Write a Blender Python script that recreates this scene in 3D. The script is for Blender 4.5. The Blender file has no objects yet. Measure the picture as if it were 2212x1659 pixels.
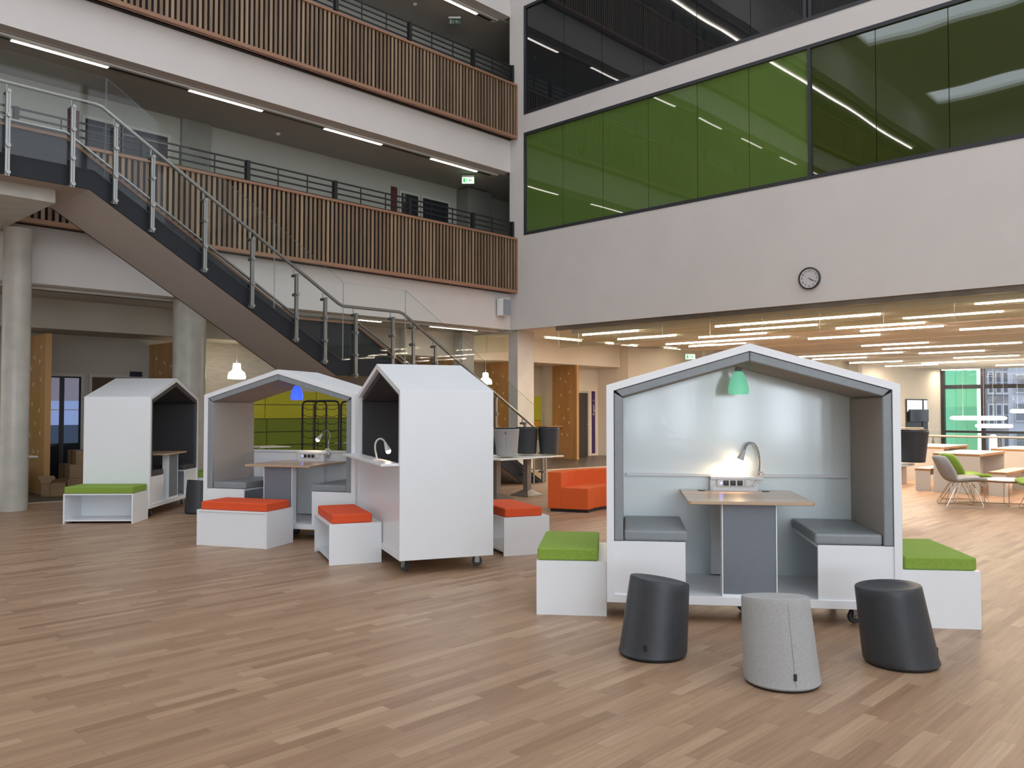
import bpy, bmesh, math, random
from mathutils import Vector, Matrix
random.seed(7)
PI = math.pi
R = math.radians
SC = bpy.context.scene
COL = SC.collection

# ------------------------------------------------------------------ camera
# world axes: X runs along the balcony wall (away, to the right), Y along the glazed wall (away, to the left)
W_PX, H_PX, F_PX = 2212.0, 1659.0, 1820.0
YAW = R(43.75)
cam = bpy.data.cameras.new('camera')
cam.sensor_width = 36.0
cam.lens = 36.0 * F_PX / W_PX
cam.clip_start = 0.05
cam.clip_end = 400
camo = bpy.data.objects.new('camera', cam)
COL.objects.link(camo)
camo.location = (0, 0, 1.5)
camo.rotation_euler = (PI / 2 + math.atan(54.5 / F_PX), 0, YAW - PI / 2)
SC.camera = camo

# ------------------------------------------------------------------ world, daylight openings, added fill, exposure
wd = bpy.data.worlds.new('overcast_sky')
SC.world = wd
wd.use_nodes = True
bg = wd.node_tree.nodes['Background']
bg.inputs[0].default_value = (0.80, 0.88, 1.0, 1)
bg.inputs[1].default_value = 2.0
SC.view_settings.view_transform = 'Standard'
SC.view_settings.look = 'None'
SC.view_settings.gamma = 1
SC.view_settings.use_curve_mapping = False
SC.view_settings.exposure = -0.04
SC.cycles.max_bounces = 7
SC.cycles.diffuse_bounces = 4
SC.cycles.glossy_bounces = 4
SC.cycles.transmission_bounces = 6
SC.cycles.transparent_max_bounces = 12
SC.cycles.sample_clamp_indirect = 6
SC.cycles.caustics_reflective = False
SC.cycles.caustics_refractive = False
SC.cycles.use_denoising = True

def area(name, loc, rot, sx, sy, radiance, color):
    l = bpy.data.lights.new(name, 'AREA')
    l.shape = 'RECTANGLE'
    l.size = sx
    l.size_y = sy
    l.energy = radiance * PI * sx * sy   # watts that give this radiance
    l.color = color
    o = bpy.data.objects.new(name, l)
    COL.objects.link(o)
    o.location = loc
    o.rotation_euler = rot
    return o
DAY = (0.84, 0.92, 1.0)
SKYL = [(-15.4, -13.4), (-6.2, -4.3), (2.6, 4.6), (10.6, 12.6)]   # roof lights, X ranges
for a, b in SKYL:
    area('daylight_rooflight', ((a + b) / 2, 1.6, 17.15), (0, 0, 0), b - a, 24.0, 3.05, DAY)
REARW = [-15.4, -12.9, -10.3, -8.0, -5.5, -3.0]      # tall windows of the rear wall, centre X
for x in REARW:
    area('daylight_rear_window', (x, -11.9, 1.9), (-PI / 2, 0, PI), 1.1, 2.9, 15.0, (0.78, 0.90, 1.0))
area('upper_facade_fill', (-2.0, -11.9, 9.5), (-PI / 2, 0, PI), 28, 9.5, 0.85, (1.0, 0.97, 0.95))  # added fill: made-up upper window front that brightens walls and booths

# ------------------------------------------------------------------ materials
MATS = {}
def nt(name):
    m = bpy.data.materials.new(name)
    m.use_nodes = True
    return m, m.node_tree, m.node_tree.nodes['Principled BSDF']
def mat(name, col, rough=0.5, metal=0.0, noise=0.0, nscale=8.0, bump=0.0, bscale=60.0, emit=0.0, emitcol=None, coat=0.0, spec=0.5, stretch=(1, 1, 1), alpha=1.0):
    if name in MATS: return MATS[name]
    m, t, p = nt(name)
    N, L = t.nodes, t.links
    p.inputs['Base Color'].default_value = (*col, 1)
    p.inputs['Roughness'].default_value = rough
    p.inputs['Metallic'].default_value = metal
    p.inputs['Coat Weight'].default_value = coat
    p.inputs['Coat Roughness'].default_value = 0.15
    p.inputs['Specular IOR Level'].default_value = spec
    p.inputs['Alpha'].default_value = alpha
    tc = N.new('ShaderNodeTexCoord')
    mp = N.new('ShaderNodeMapping')
    mp.inputs['Scale'].default_value = stretch
    L.new(tc.outputs['Object'], mp.inputs['Vector'])
    nz = N.new('ShaderNodeTexNoise')
    nz.inputs['Scale'].default_value = nscale
    nz.inputs['Detail'].default_value = 5
    L.new(mp.outputs[0], nz.inputs['Vector'])
    if noise > 0:
        mx = N.new('ShaderNodeMix'); mx.data_type = 'RGBA'
        mx.inputs[6].default_value = (*[c * (1 - noise) for c in col], 1)
        mx.inputs[7].default_value = (*[min(1, c * (1 + noise)) for c in col], 1)
        mr = N.new('ShaderNodeMapRange')
        mr.inputs[1].default_value = 0.3; mr.inputs[2].default_value = 0.7
        L.new(nz.outputs[0], mr.inputs[0])
        L.new(mr.outputs[0], mx.inputs[0])
        L.new(mx.outputs[2], p.inputs['Base Color'])
    if bump > 0:
        n2 = N.new('ShaderNodeTexNoise'); n2.inputs['Scale'].default_value = bscale; n2.inputs['Detail'].default_value = 3
        L.new(mp.outputs[0], n2.inputs['Vector'])
        b = N.new('ShaderNodeBump'); b.inputs['Strength'].default_value = bump; b.inputs['Distance'].default_value = 0.01
        L.new(n2.outputs[0], b.inputs['Height'])
        L.new(b.outputs[0], p.inputs['Normal'])
    if emit > 0:
        p.inputs['Emission Color'].default_value = (*(emitcol or col), 1)
        p.inputs['Emission Strength'].default_value = emit
    MATS[name] = m
    return m

def wood_floor():
    m, t, p = nt('oak_strip_floor')
    N, L = t.nodes, t.links
    g = N.new('ShaderNodeNewGeometry')
    s = N.new('ShaderNodeSeparateXYZ'); L.new(g.outputs['Position'], s.inputs[0])
    def M(op, a, b=None):
        n = N.new('ShaderNodeMath'); n.operation = op
        for i, v in enumerate((a, b)):
            if v is None: continue
            if isinstance(v, (int, float)): n.inputs[i].default_value = v
            else: L.new(v, n.inputs[i])
        return n.outputs[0]
    row = M('FLOOR', M('DIVIDE', s.outputs[1], 0.072))
    w1 = N.new('ShaderNodeTexWhiteNoise'); w1.noise_dimensions = '1D'; L.new(row, w1.inputs['W'])
    ln = M('ADD', M('MULTIPLY', w1.outputs[0], 0.35), 0.5)
    xo = M('DIVIDE', M('ADD', s.outputs[0], M('MULTIPLY', w1.outputs[0], 37.0)), ln)
    colm = M('FLOOR', xo)
    cx = N.new('ShaderNodeCombineXYZ'); L.new(row, cx.inputs[0]); L.new(colm, cx.inputs[1])
    w2 = N.new('ShaderNodeTexWhiteNoise'); w2.noise_dimensions = '2D'; L.new(cx.outputs[0], w2.inputs['Vector'])
    ramp = N.new('ShaderNodeValToRGB')
    e = ramp.color_ramp.elements
    e[0].position = 0.0; e[0].color = (0.279, 0.166, 0.100, 1)
    e[1].position = 1.0; e[1].color = (0.448, 0.302, 0.195, 1)
    for pos, c in ((0.10, (0.324, 0.198, 0.121, 1)), (0.5, (0.361, 0.229, 0.142, 1)), (0.88, (0.400, 0.259, 0.162, 1))):
        x = e.new(pos); x.color = c
    L.new(w2.outputs[0], ramp.inputs[0])
    mp = N.new('ShaderNodeMapping'); mp.inputs['Scale'].default_value = (1.2, 26, 1)
    av = N.new('ShaderNodeVectorMath'); av.operation = 'ADD'
    sc = N.new('ShaderNodeVectorMath'); sc.operation = 'SCALE'; sc.inputs['Scale'].default_value = 9.0
    L.new(w2.outputs['Color'], sc.inputs[0]); L.new(g.outputs['Position'], av.inputs[0]); L.new(sc.outputs[0], av.inputs[1])
    L.new(av.outputs[0], mp.inputs[0])
    nz = N.new('ShaderNodeTexNoise'); nz.inputs['Scale'].default_value = 2.2; nz.inputs['Detail'].default_value = 5
    L.new(mp.outputs[0], nz.inputs['Vector'])
    mr = N.new('ShaderNodeMapRange'); mr.inputs[1].default_value = 0.3; mr.inputs[2].default_value = 0.7
    mr.inputs[3].default_value = 0.86; mr.inputs[4].default_value = 1.12
    L.new(nz.outputs[0], mr.inputs[0])
    mm = N.new('ShaderNodeVectorMath'); mm.operation = 'SCALE'
    L.new(ramp.outputs[0], mm.inputs[0]); L.new(mr.outputs[0], mm.inputs['Scale'])
    # thin joints
    fy = M('FRACT', M('DIVIDE', s.outputs[1], 0.072)); fx = M('FRACT', xo)
    j = M('MAXIMUM', M('LESS_THAN', fy, 0.02), M('LESS_THAN', fx, 0.004))
    mx = N.new('ShaderNodeMix'); mx.data_type = 'RGBA'
    L.new(M('MULTIPLY', j, 0.5), mx.inputs[0]); L.new(mm.outputs[0], mx.inputs[6]); mx.inputs[7].default_value = (0.121, 0.074, 0.047, 1)
    L.new(mx.outputs[2], p.inputs['Base Color'])
    p.inputs['Roughness'].default_value = 0.42
    p.inputs['Specular IOR Level'].default_value = 0.45
    return m

def timber(name, dark, light, along=2, rough=0.5, perisland=True, grain=14.0):
    if name in MATS: return MATS[name]
    m, t, p = nt(name)
    N, L = t.nodes, t.links
    tc = N.new('ShaderNodeTexCoord')
    mp = N.new('ShaderNodeMapping')
    sc = [grain, grain, grain]; sc[along] = grain * 0.07
    mp.inputs['Scale'].default_value = sc
    L.new(tc.outputs['Object'], mp.inputs[0])
    nz = N.new('ShaderNodeTexNoise'); nz.inputs['Scale'].default_value = 1.0; nz.inputs['Detail'].default_value = 6
    L.new(mp.outputs[0], nz.inputs['Vector'])
    g = N.new('ShaderNodeNewGeometry')
    a = N.new('ShaderNodeMath'); a.operation = 'MULTIPLY_ADD'
    a.inputs[1].default_value = 0.8 if perisland else 0.0
    L.new(g.outputs['Random Per Island'], a.inputs[0])
    b = N.new('ShaderNodeMath'); b.operation = 'MULTIPLY_ADD'; b.inputs[1].default_value = 1.4; b.inputs[2].default_value = -0.65 if perisland else -0.2
    L.new(nz.outputs[0], b.inputs[0]); L.new(b.outputs[0], a.inputs[2])
    mx = N.new('ShaderNodeMix'); mx.data_type = 'RGBA'; mx.clamp_factor = True
    mx.inputs[6].default_value = (*dark, 1); mx.inputs[7].default_value = (*light, 1)
    L.new(a.outputs[0], mx.inputs[0]); L.new(mx.outputs[2], p.inputs['Base Color'])
    p.inputs['Roughness'].default_value = rough
    MATS[name] = m
    return m

def glass(name, tint=(0.965, 0.985, 0.975), refl=0.8):
    """thin clear pane: mostly straight through, a Fresnel reflection on top"""
    if name in MATS: return MATS[name]
    m, t, p = nt(name)
    N, L = t.nodes, t.links
    N.remove(p)
    tr = N.new('ShaderNodeBsdfTransparent'); tr.inputs[0].default_value = (*tint, 1)
    gl = N.new('ShaderNodeBsdfGlossy'); gl.inputs['Roughness'].default_value = 0.02
    fr = N.new('ShaderNodeFresnel'); fr.inputs[0].default_value = 1.5
    ml = N.new('ShaderNodeMath'); ml.operation = 'MULTIPLY'; ml.inputs[1].default_value = refl
    ge = N.new('ShaderNodeNewGeometry')
    nb = N.new('ShaderNodeMath'); nb.operation = 'SUBTRACT'; nb.inputs[0].default_value = 1.0; L.new(ge.outputs['Backfacing'], nb.inputs[1])
    m2 = N.new('ShaderNodeMath'); m2.operation = 'MULTIPLY'; L.new(fr.outputs[0], m2.inputs[0]); L.new(nb.outputs[0], m2.inputs[1])
    L.new(m2.outputs[0], ml.inputs[0])
    ms = N.new('ShaderNodeMixShader')
    L.new(ml.outputs[0], ms.inputs[0]); L.new(tr.outputs[0], ms.inputs[1]); L.new(gl.outputs[0], ms.inputs[2])
    L.new(ms.outputs[0], N['Material Output'].inputs[0])
    MATS[name] = m
    return m

def glazed(name, c1, c2, ior=1.62, lines=0.0):
    """tinted glazing over a ribbed blind: diffuse colour behind a mirror-smooth, faintly wavy face"""
    m, t, p = nt(name)
    N, L = t.nodes, t.links
    g = N.new('ShaderNodeNewGeometry')
    wv = N.new('ShaderNodeTexWave'); wv.bands_direction = 'Y' if lines > 0 else 'Z'
    wv.inputs['Scale'].default_value = abs(lines) if lines else 4
    L.new(g.outputs['Position'], wv.inputs['Vector'])
    nz = N.new('ShaderNodeTexNoise'); nz.inputs['Scale'].default_value = 0.35; nz.inputs['Detail'].default_value = 2
    L.new(g.outputs['Position'], nz.inputs['Vector'])
    ad = N.new('ShaderNodeMath'); ad.operation = 'MULTIPLY_ADD'; ad.inputs[1].default_value = 0.25
    L.new(wv.outputs[0], ad.inputs[0]); L.new(nz.outputs[0], ad.inputs[2])
    mx = N.new('ShaderNodeMix'); mx.data_type = 'RGBA'
    mx.inputs[6].default_value = (*c1, 1); mx.inputs[7].default_value = (*c2, 1)
    L.new(ad.outputs[0], mx.inputs[0]); L.new(mx.outputs[2], p.inputs['Base Color'])
    p.inputs['Roughness'].default_value = 0.015
    p.inputs['IOR'].default_value = ior
    n2 = N.new('ShaderNodeTexNoise'); n2.inputs['Scale'].default_value = 0.55; n2.inputs['Detail'].default_value = 1
    L.new(g.outputs['Position'], n2.inputs['Vector'])
    b = N.new('ShaderNodeBump'); b.inputs['Strength'].default_value = 0.10; b.inputs['Distance'].default_value = 0.05
    L.new(n2.outputs[0], b.inputs['Height']); L.new(b.outputs[0], p.inputs['Normal'])
    MATS[name] = m
    return m

def emis(name, col, s):
    if name in MATS: return MATS[name]
    m, t, p = nt(name)
    p.inputs['Base Color'].default_value = (*[min(1, c) for c in col], 1)
    p.inputs['Emission Color'].default_value = (*col, 1)
    p.inputs['Emission Strength'].default_value = s
    MATS[name] = m
    return m

WALL = mat('painted_plaster_wall', (0.665, 0.63, 0.60), 0.9, noise=0.02, nscale=1.5, bump=0.03)
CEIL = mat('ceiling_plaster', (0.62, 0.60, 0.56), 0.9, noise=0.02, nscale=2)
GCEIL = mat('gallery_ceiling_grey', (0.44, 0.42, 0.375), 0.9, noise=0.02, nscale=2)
BULK_SHADE = mat('shaded_bulkhead_plaster', (0.46, 0.435, 0.37), 0.9, noise=0.03, nscale=2)  # darker copy of the cream plaster, recess shade put into the colour
CREAM = mat('cream_wall', (0.78, 0.72, 0.62), 0.9, noise=0.02, nscale=2)
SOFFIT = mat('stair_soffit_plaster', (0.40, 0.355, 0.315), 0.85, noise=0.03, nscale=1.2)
CONC = mat('cast_concrete', (0.45, 0.43, 0.375), 0.55, noise=0.12, nscale=3.5, bump=0.08, bscale=25, coat=0.25)
CONCW = mat('board_marked_concrete', (0.52, 0.50, 0.44), 0.8, noise=0.10, nscale=4, bump=0.1, bscale=18, stretch=(1, 1, 5))
LAM = mat('white_laminate', (0.80, 0.82, 0.84), 0.32, noise=0.008, nscale=3)
LAMG = mat('gloss_white_board', (0.79, 0.88, 0.90), 0.13, noise=0.01, nscale=3, bump=0.03, bscale=25, spec=0.9)
EDGE = mat('laminate_edge', (0.62, 0.60, 0.54), 0.5)
GREYV = mat('grey_vinyl', (0.240, 0.264, 0.276), 0.42, noise=0.05, nscale=20, bump=0.06, bscale=250)
GREYF = mat('grey_lining_felt', (0.34, 0.315, 0.29), 0.9, noise=0.08, nscale=60, bump=0.1, bscale=300)
CHARV = mat('charcoal_vinyl', (0.055, 0.057, 0.062), 0.5, noise=0.06, nscale=20, bump=0.05, bscale=250)
CHARF = mat('charcoal_felt', (0.040, 0.040, 0.043), 0.9, noise=0.10, nscale=60, bump=0.1, bscale=300)
PED = mat('slate_grey_laminate', (0.165, 0.185, 0.215), 0.45, noise=0.03, nscale=40)
OAKT = timber('oak_table_laminate', (0.42, 0.28, 0.17), (0.58, 0.43, 0.29), along=0, rough=0.25, perisland=False, grain=9)
GREEN = mat('green_felt', (0.225, 0.350, 0.045), 0.85, noise=0.08, nscale=70, bump=0.15, bscale=350)
ORANGE = mat('orange_red_felt', (0.74, 0.085, 0.018), 0.8, noise=0.06, nscale=70, bump=0.12, bscale=350)
ORSOFA = mat('orange_sofa_felt', (0.68, 0.105, 0.015), 0.85, noise=0.08, nscale=60, bump=0.12, bscale=300)
BLKV = mat('black_stool_vinyl', (0.036, 0.040, 0.046), 0.45, noise=0.08, nscale=20, bump=0.05, bscale=260)
GRYFELT = mat('grey_marl_felt', (0.37, 0.37, 0.365), 0.95, noise=0.10, nscale=110, bump=0.15, bscale=300)
BLK = mat('black_powder_coat', (0.012, 0.012, 0.013), 0.45)
DARKST = mat('dark_stringer_steel', (0.013, 0.015, 0.020), 0.55, spec=0.3, noise=0.05, nscale=5)
STEEL = mat('brushed_steel', (0.30, 0.30, 0.285), 0.35, metal=0.85)
CHROME = mat('chrome_rod', (0.70, 0.66, 0.60), 0.15, metal=1.0)
ALU = mat('grey_pedestal_metal', (0.24, 0.22, 0.20), 0.4, metal=0.5)
BRASSY = mat('bronze_trim_steel', (0.20, 0.165, 0.125), 0.35, metal=0.6, noise=0.2, nscale=2)
RUB = mat('grey_rubber', (0.045, 0.05, 0.055), 0.5)
SLAT = timber('larch_slat', (0.155, 0.098, 0.058), (0.345, 0.240, 0.148), along=2, rough=0.6)
SLATR = timber('larch_rail', (0.26, 0.130, 0.075), (0.40, 0.220, 0.135), along=0, rough=0.55)
SLATB = mat('dark_slat_backing', (0.020, 0.014, 0.011), 0.9)
OAKP = timber('oak_veneer_panel', (0.42, 0.22, 0.078), (0.58, 0.34, 0.14), along=2, rough=0.45, perisland=False, grain=6)
PLY = timber('birch_ply_edge', (0.34, 0.18, 0.08), (0.48, 0.28, 0.14), along=0, rough=0.5, perisland=False)
BAFF = timber('pale_timber_baffle', (0.74, 0.70, 0.61), (0.85, 0.81, 0.73), along=1, rough=0.7)
VINYL = mat('dark_vinyl_floor', (0.085, 0.078, 0.070), 0.35, noise=0.1, nscale=6)
CARD = mat('cardboard', (0.30, 0.20, 0.115), 0.9, noise=0.08, nscale=8)
TUBE = emis('tube_lamp_warm_white', (1.0, 0.86, 0.72), 6)
STRIP = emis('strip_lamp_white', (1.0, 0.93, 0.86), 10)
STRIPHI = emis('strip_lamp_high_level', (1.0, 0.97, 0.90), 28)
GLASS = glass('clear_glass')
GLASSG = glass('smoke_curtain_glass', (0.92, 0.95, 0.91))
GEDGE = mat('polished_glass_edge', (0.48, 0.56, 0.52), 0.25, spec=0.8)
DGLASS = mat('dark_door_glass', (0.025, 0.028, 0.035), 0.06, noise=0.1, nscale=3)

# ------------------------------------------------------------------ mesh helpers
class MB:
    def __init__(self): self.bm = bmesh.new()
    def add(self, vs, fs, M=None):
        v = [self.bm.verts.new((M @ Vector(p)) if M else p) for p in vs]
        for f in fs:
            try: self.bm.faces.new([v[i] for i in f])
            except ValueError: pass
        return self
    def box(self, x0, x1, y0, y1, z0, z1, M=None):
        vs = [(x0, y0, z0), (x1, y0, z0), (x1, y1, z0), (x0, y1, z0), (x0, y0, z1), (x1, y0, z1), (x1, y1, z1), (x0, y1, z1)]
        return self.add(vs, [(0, 3, 2, 1), (4, 5, 6, 7), (0, 1, 5, 4), (1, 2, 6, 5), (2, 3, 7, 6), (3, 0, 4, 7)], M)
    def prism(self, poly, a0, a1, axis='z', M=None):
        """extrude a 2-D outline along an axis: z -> (x,y), y -> (x,z), x -> (y,z)"""
        def P(u, v, a): return {'z': (u, v, a), 'y': (u, a, v), 'x': (a, u, v)}[axis]
        n = len(poly)
        vs = [P(u, v, a0) for u, v in poly] + [P(u, v, a1) for u, v in poly]
        fs = [tuple(range(n))[::-1], tuple(range(n, 2 * n))] + [(i, (i + 1) % n, n + (i + 1) % n, n + i) for i in range(n)]
        return self.add(vs, fs, M)
    def tube(self, pts, r, n=8, close=False, M=None):
        pts = [Vector(p) for p in pts]
        k = len(pts)
        vs = []; up = None
        for i, p in enumerate(pts):
            a = pts[i - 1] if (i > 0 or close) else p
            b = pts[(i + 1) % k] if (i < k - 1 or close) else p
            t = (b - a)
            t = t.normalized() if t.length > 1e-9 else Vector((0, 0, 1))
            if up is None: up = Vector((0, 0, 1)) if abs(t.z) < 0.9 else Vector((1, 0, 0))
            s = t.cross(up)
            if s.length < 1e-4: s = t.cross(Vector((0.3, 1, 0.2)))
            s.normalize(); up = s.cross(t).normalized()
            rr = r[i] if isinstance(r, (list, tuple)) else r
            vs += [tuple(p + s * rr * math.cos(2 * PI * j / n) + up * rr * math.sin(2 * PI * j / n)) for j in range(n)]
        fs = []
        for i in range(k if close else k - 1):
            for j in range(n):
                a, b = i * n + j, i * n + (j + 1) % n
                c, d = ((i + 1) % k) * n + (j + 1) % n, ((i + 1) % k) * n + j
                fs.append((a, b, c, d))
        if not close: fs += [tuple(range(n))[::-1], tuple(range((k - 1) * n, k * n))]
        return self.add(vs, fs, M)
    def lathe(self, prof, c=(0, 0, 0), n=32, M=None, caps=True):
        vs = [(c[0] + r * math.cos(2 * PI * j / n), c[1] + r * math.sin(2 * PI * j / n), c[2] + z) for r, z in prof for j in range(n)]
        fs = [(i * n + j, i * n + (j + 1) % n, (i + 1) * n + (j + 1) % n, (i + 1) * n + j) for i in range(len(prof) - 1) for j in range(n)]
        if caps: fs += [tuple(range(n))[::-1], tuple(range((len(prof) - 1) * n, len(prof) * n))]
        return self.add(vs, fs, M)
    def build(self, name, m, parent=None, smooth=False, bevel=0.0, seg=2, label=None, angle=30):
        bmesh.ops.recalc_face_normals(self.bm, faces=self.bm.faces)
        me = bpy.data.meshes.new(name)
        self.bm.to_mesh(me); self.bm.free()
        me.materials.append(m)
        o = bpy.data.objects.new(name, me)
        COL.objects.link(o)
        if parent is not None: o.parent = parent
        if smooth:
            me.shade_smooth()
            try: me.set_sharp_from_angle(angle=R(40))
            except Exception: pass
        if bevel > 0:
            b = o.modifiers.new('bevel', 'BEVEL'); b.width = bevel; b.segments = seg; b.limit_method = 'ANGLE'; b.angle_limit = R(angle)
            b.harden_normals = False
        if label: o['label'] = label
        return o

def thing(name, label, cat, loc=(0, 0, 0), rz=0.0, group=None):
    o = bpy.data.objects.new(name, None)
    o.empty_display_size = 0.1
    COL.objects.link(o); o.location = loc; o.rotation_euler = (0, 0, rz)
    o['label'] = label; o['category'] = cat
    if group: o['group'] = group
    return o
def tag(o, label, cat, group=None):
    o['label'] = label; o['category'] = cat
    if group: o['group'] = group
    return o
def struct(o, label=None):
    o['kind'] = 'structure'
    if label: o['label'] = label
    return o
def dup(root, loc, rz, label=None, group=None):
    r = root.copy(); COL.objects.link(r); r.location = loc; r.rotation_euler = (0, 0, rz)
    if label: r['label'] = label
    if group: r['group'] = group
    for ch in list(root.children):
        c = ch.copy(); COL.objects.link(c); c.parent = r
        for g in ch.children:
            d = g.copy(); COL.objects.link(d); d.parent = c
    return r
def text_mesh(s, size, m, parent, M, name='lettering', extrude=0.001):
    cu = bpy.data.curves.new(name, 'FONT'); cu.body = s; cu.size = size; cu.extrude = extrude
    cu.align_x = 'CENTER'; cu.align_y = 'CENTER'
    tmp = bpy.data.objects.new(name, cu); COL.objects.link(tmp)
    dg = bpy.context.evaluated_depsgraph_get()
    me = bpy.data.meshes.new_from_object(tmp.evaluated_get(dg))
    bpy.data.objects.remove(tmp)
    me.transform(M)
    me.materials.clear(); me.materials.append(m)
    o = bpy.data.objects.new(name, me); COL.objects.link(o); o.parent = parent
    return o
def col_boxes(n, mk): return [mk(i) for i in range(n)]

XB, YA = 15.03, 14.45      # face of the glazed wall, face of the balcony wall
XW, YD, ZR = -18.0, -12.0, 17.0

# ------------------------------------------------------------------ shell: floors
b = MB(); b.box(XW, 21.65, YD, 18.0, -0.3, 0.0); b.box(21.65, 30.0, 9.4, 18.0, -0.3, 0.0); b.box(21.65, 42, YD, -2.5, -0.3, 0)
struct(b.build('floor', wood_floor()))
b = MB(); b.prism([(2.0, 15.08), (4.35, 14.87), (15.7, 13.82), (17.7, 13.49), (24, 12.6), (30, 12.0), (30, 18), (2, 18)], 0.0, 0.006)
struct(b.build('floor_vinyl', VINYL))
b = MB(); b.prism([(2.0, 15.06), (4.35, 14.85), (15.7, 13.80), (17.7, 13.47), (24, 12.58), (24, 12.63), (17.7, 13.52), (15.7, 13.85), (4.35, 14.9), (2, 15.11)], 0.0, 0.009)
struct(b.build('trim_1', mat('floor_threshold_trim', (0.55, 0.48, 0.40), 0.4)))
b = MB(); b.box(21.65, 46, YD, 14, -3.7, -3.4)
struct(b.build('floor_lower', mat('lower_lobby_floor', (0.30, 0.27, 0.24), 0.5)))
# shell: roof with roof lights
b = MB(); xs = [XW] + [v for s in SKYL for v in s] + [XB + 0.3]
for i in range(0, len(xs), 2): b.box(xs[i], xs[i + 1], YD, 18, ZR, ZR + 0.3)
for a, c in SKYL:
    b.box(a, c, 13.6, 18, ZR, ZR + 0.3); b.box(a, c, YD, -10.6, ZR, ZR + 0.3)
struct(b.build('ceiling', CEIL))
# rear walls of the atrium (behind the camera) with the daylight openings
b = MB()
b.box(XW - 0.3, 16, YD - 0.3, YD, -0.3, 0.4); b.box(XW - 0.3, 16, YD - 0.3, YD, 3.4, 4.7); b.box(XW - 0.3, 16, YD - 0.3, YD, 14.3, ZR)
xe = [XW - 0.3] + [v for c in REARW for v in (c - 0.62, c + 0.62)] + [42]
for i in range(0, len(xe), 2): b.box(xe[i], xe[i + 1], YD - 0.3, YD, 0.4, 3.4)
struct(b.build('wall_rear', WALL))
b = MB()
for x in REARW: b.box(x - 0.62, x - 0.55, YD - 0.15, YD + 0.12, 0.4, 3.4).box(x + 0.55, x + 0.62, YD - 0.15, YD + 0.12, 0.4, 3.4)
for i in range(9): b.box(-16 + i * 3.5, -15.8 + i * 3.5, YD - 0.15, YD + 0.12, 4.7, 14.3)  # mullions of the made-up upper window front
b.box(-16, 12.2, YD - 0.15, YD + 0.12, 9.3, 9.5)
struct(b.build('window_1', BLK))
b = MB(); b.box(XW - 0.3, XW, YD, 18, 0, ZR)
struct(b.build('wall_left', WALL))
# glazed wall B
def wallB(name, boxes, m):
    b = MB()
    for y0, y1, z0, z1 in boxes: b.box(XB, XB + 0.35, y0, y1, z0, z1)
    return b.build(name, m)
struct(wallB('wall_right', [(YD, YA + 0.02, 3.46, 5.76), (YD, YA + 0.02, 8.29, 8.74), (YD, YA + 0.02, 11.45, ZR), (13.98, YA + 0.02, 5.76, 8.29), (13.98, YA + 0.02, 8.74, 11.45)], WALL))
b = MB(); b.box(XB + 0.35, XB + 0.4, YD, YA + 0.02, 3.46, 17)
b.box(XB + 0.06, XB + 0.35, YA + 0.02, 18, 3.40, 3.47)
struct(b.build('wall_right_lining', CEIL))
GL_L = glazed('green_glazing_with_blind', (0.068, 0.122, 0.024), (0.105, 0.175, 0.036), lines=9)
GL_R = glazed('green_glazing_dark', (0.024, 0.036, 0.005), (0.038, 0.056, 0.008), lines=-5)
GL_D = glazed('grey_glazing', (0.010, 0.012, 0.013), (0.020, 0.022, 0.024), lines=9)
FR = mat('anthracite_frame', (0.030, 0.032, 0.040), 0.4)
def window(name, z0, z1, joints, split, mats, heavy):
    ys = joints
    root = MB()
    x0, x1 = XB - 0.01, XB + 0.1
    root.box(x0, x1, ys[-1], ys[0], z0, z0 + 0.07); root.box(x0, x1, ys[-1], ys[0], z1 - 0.07, z1)
    root.box(x0, x1, ys[0] - 0.06, ys[0], z0 + 0.07, z1 - 0.07)
    for h in heavy: root.box(x0, x1, h - 0.03, h + 0.03, z0 + 0.07, z1 - 0.07)
    r = struct(root.build(name, FR))
    for i in range(len(ys) - 1):
        g = MB(); g.box(XB + 0.03, XB + 0.05, ys[i + 1] + 0.006, ys[i] - 0.006, z0 + 0.05, z1 - 0.05)
        g.build('window_pane', mats[0] if ys[i] > split + 0.1 else mats[1], r)
window('window_2', 5.76, 8.29, [13.98, 12.757, 11.57, 10.34, 9.13, 7.97, 6.73, 5.53, 4.34, 3.14, 1.95, 0.75, -0.45, -1.65, -2.85, -5.0], 6.73, (GL_L, GL_R), [6.73])
window('window_3', 8.74, 11.45, [13.98, 12.71, 11.59, 10.46, 9.13, 7.92, 6.74, 5.53, 4.34, 3.14, 1.95, 0.75, -0.45, -5.0], 6.74, (GL_D, GL_D), [6.70, 6.80])

# balcony wall A: floor edges, ceilings, rear walls of the galleries
Z1, DZ = 3.47, 3.93
for i in range(4):
    z = Z1 + DZ * i
    b = MB(); b.box(XW, XB, YA, YA + 0.25, z, z + (1.10 if i < 3 else 1.9))
    struct(b.build('trim_%d' % (i + 2), WALL, label='white floor edge beam'))
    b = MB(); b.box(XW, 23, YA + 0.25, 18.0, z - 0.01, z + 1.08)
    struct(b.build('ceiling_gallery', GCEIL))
b = MB()
for i in range(1, 4):
    z = Z1 + DZ * i
    b.box(XW, 23, 16.55, 16.75, z - 2.86, z)
b.box(22.8, 23, 14.5, 16.6, 4.55, 15.26); b.box(XB + .36, 23, 14.35, 14.48, 4.55, 15.26)
struct(b.build('wall_gallery', mat('gallery_wall_grey', (0.42, 0.42, 0.365), 0.9, noise=0.02, nscale=2)))
SILL = mat('gallery_floor_vinyl', (0.10, 0.09, 0.085), 0.6)
for i in range(3):
    b = MB(); b.box(XW, 23, YA + 0.26, 16.55, Z1 + DZ * i + 1.07, Z1 + DZ * i + 1.09)
    struct(b.build('floor_gallery', SILL))
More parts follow.
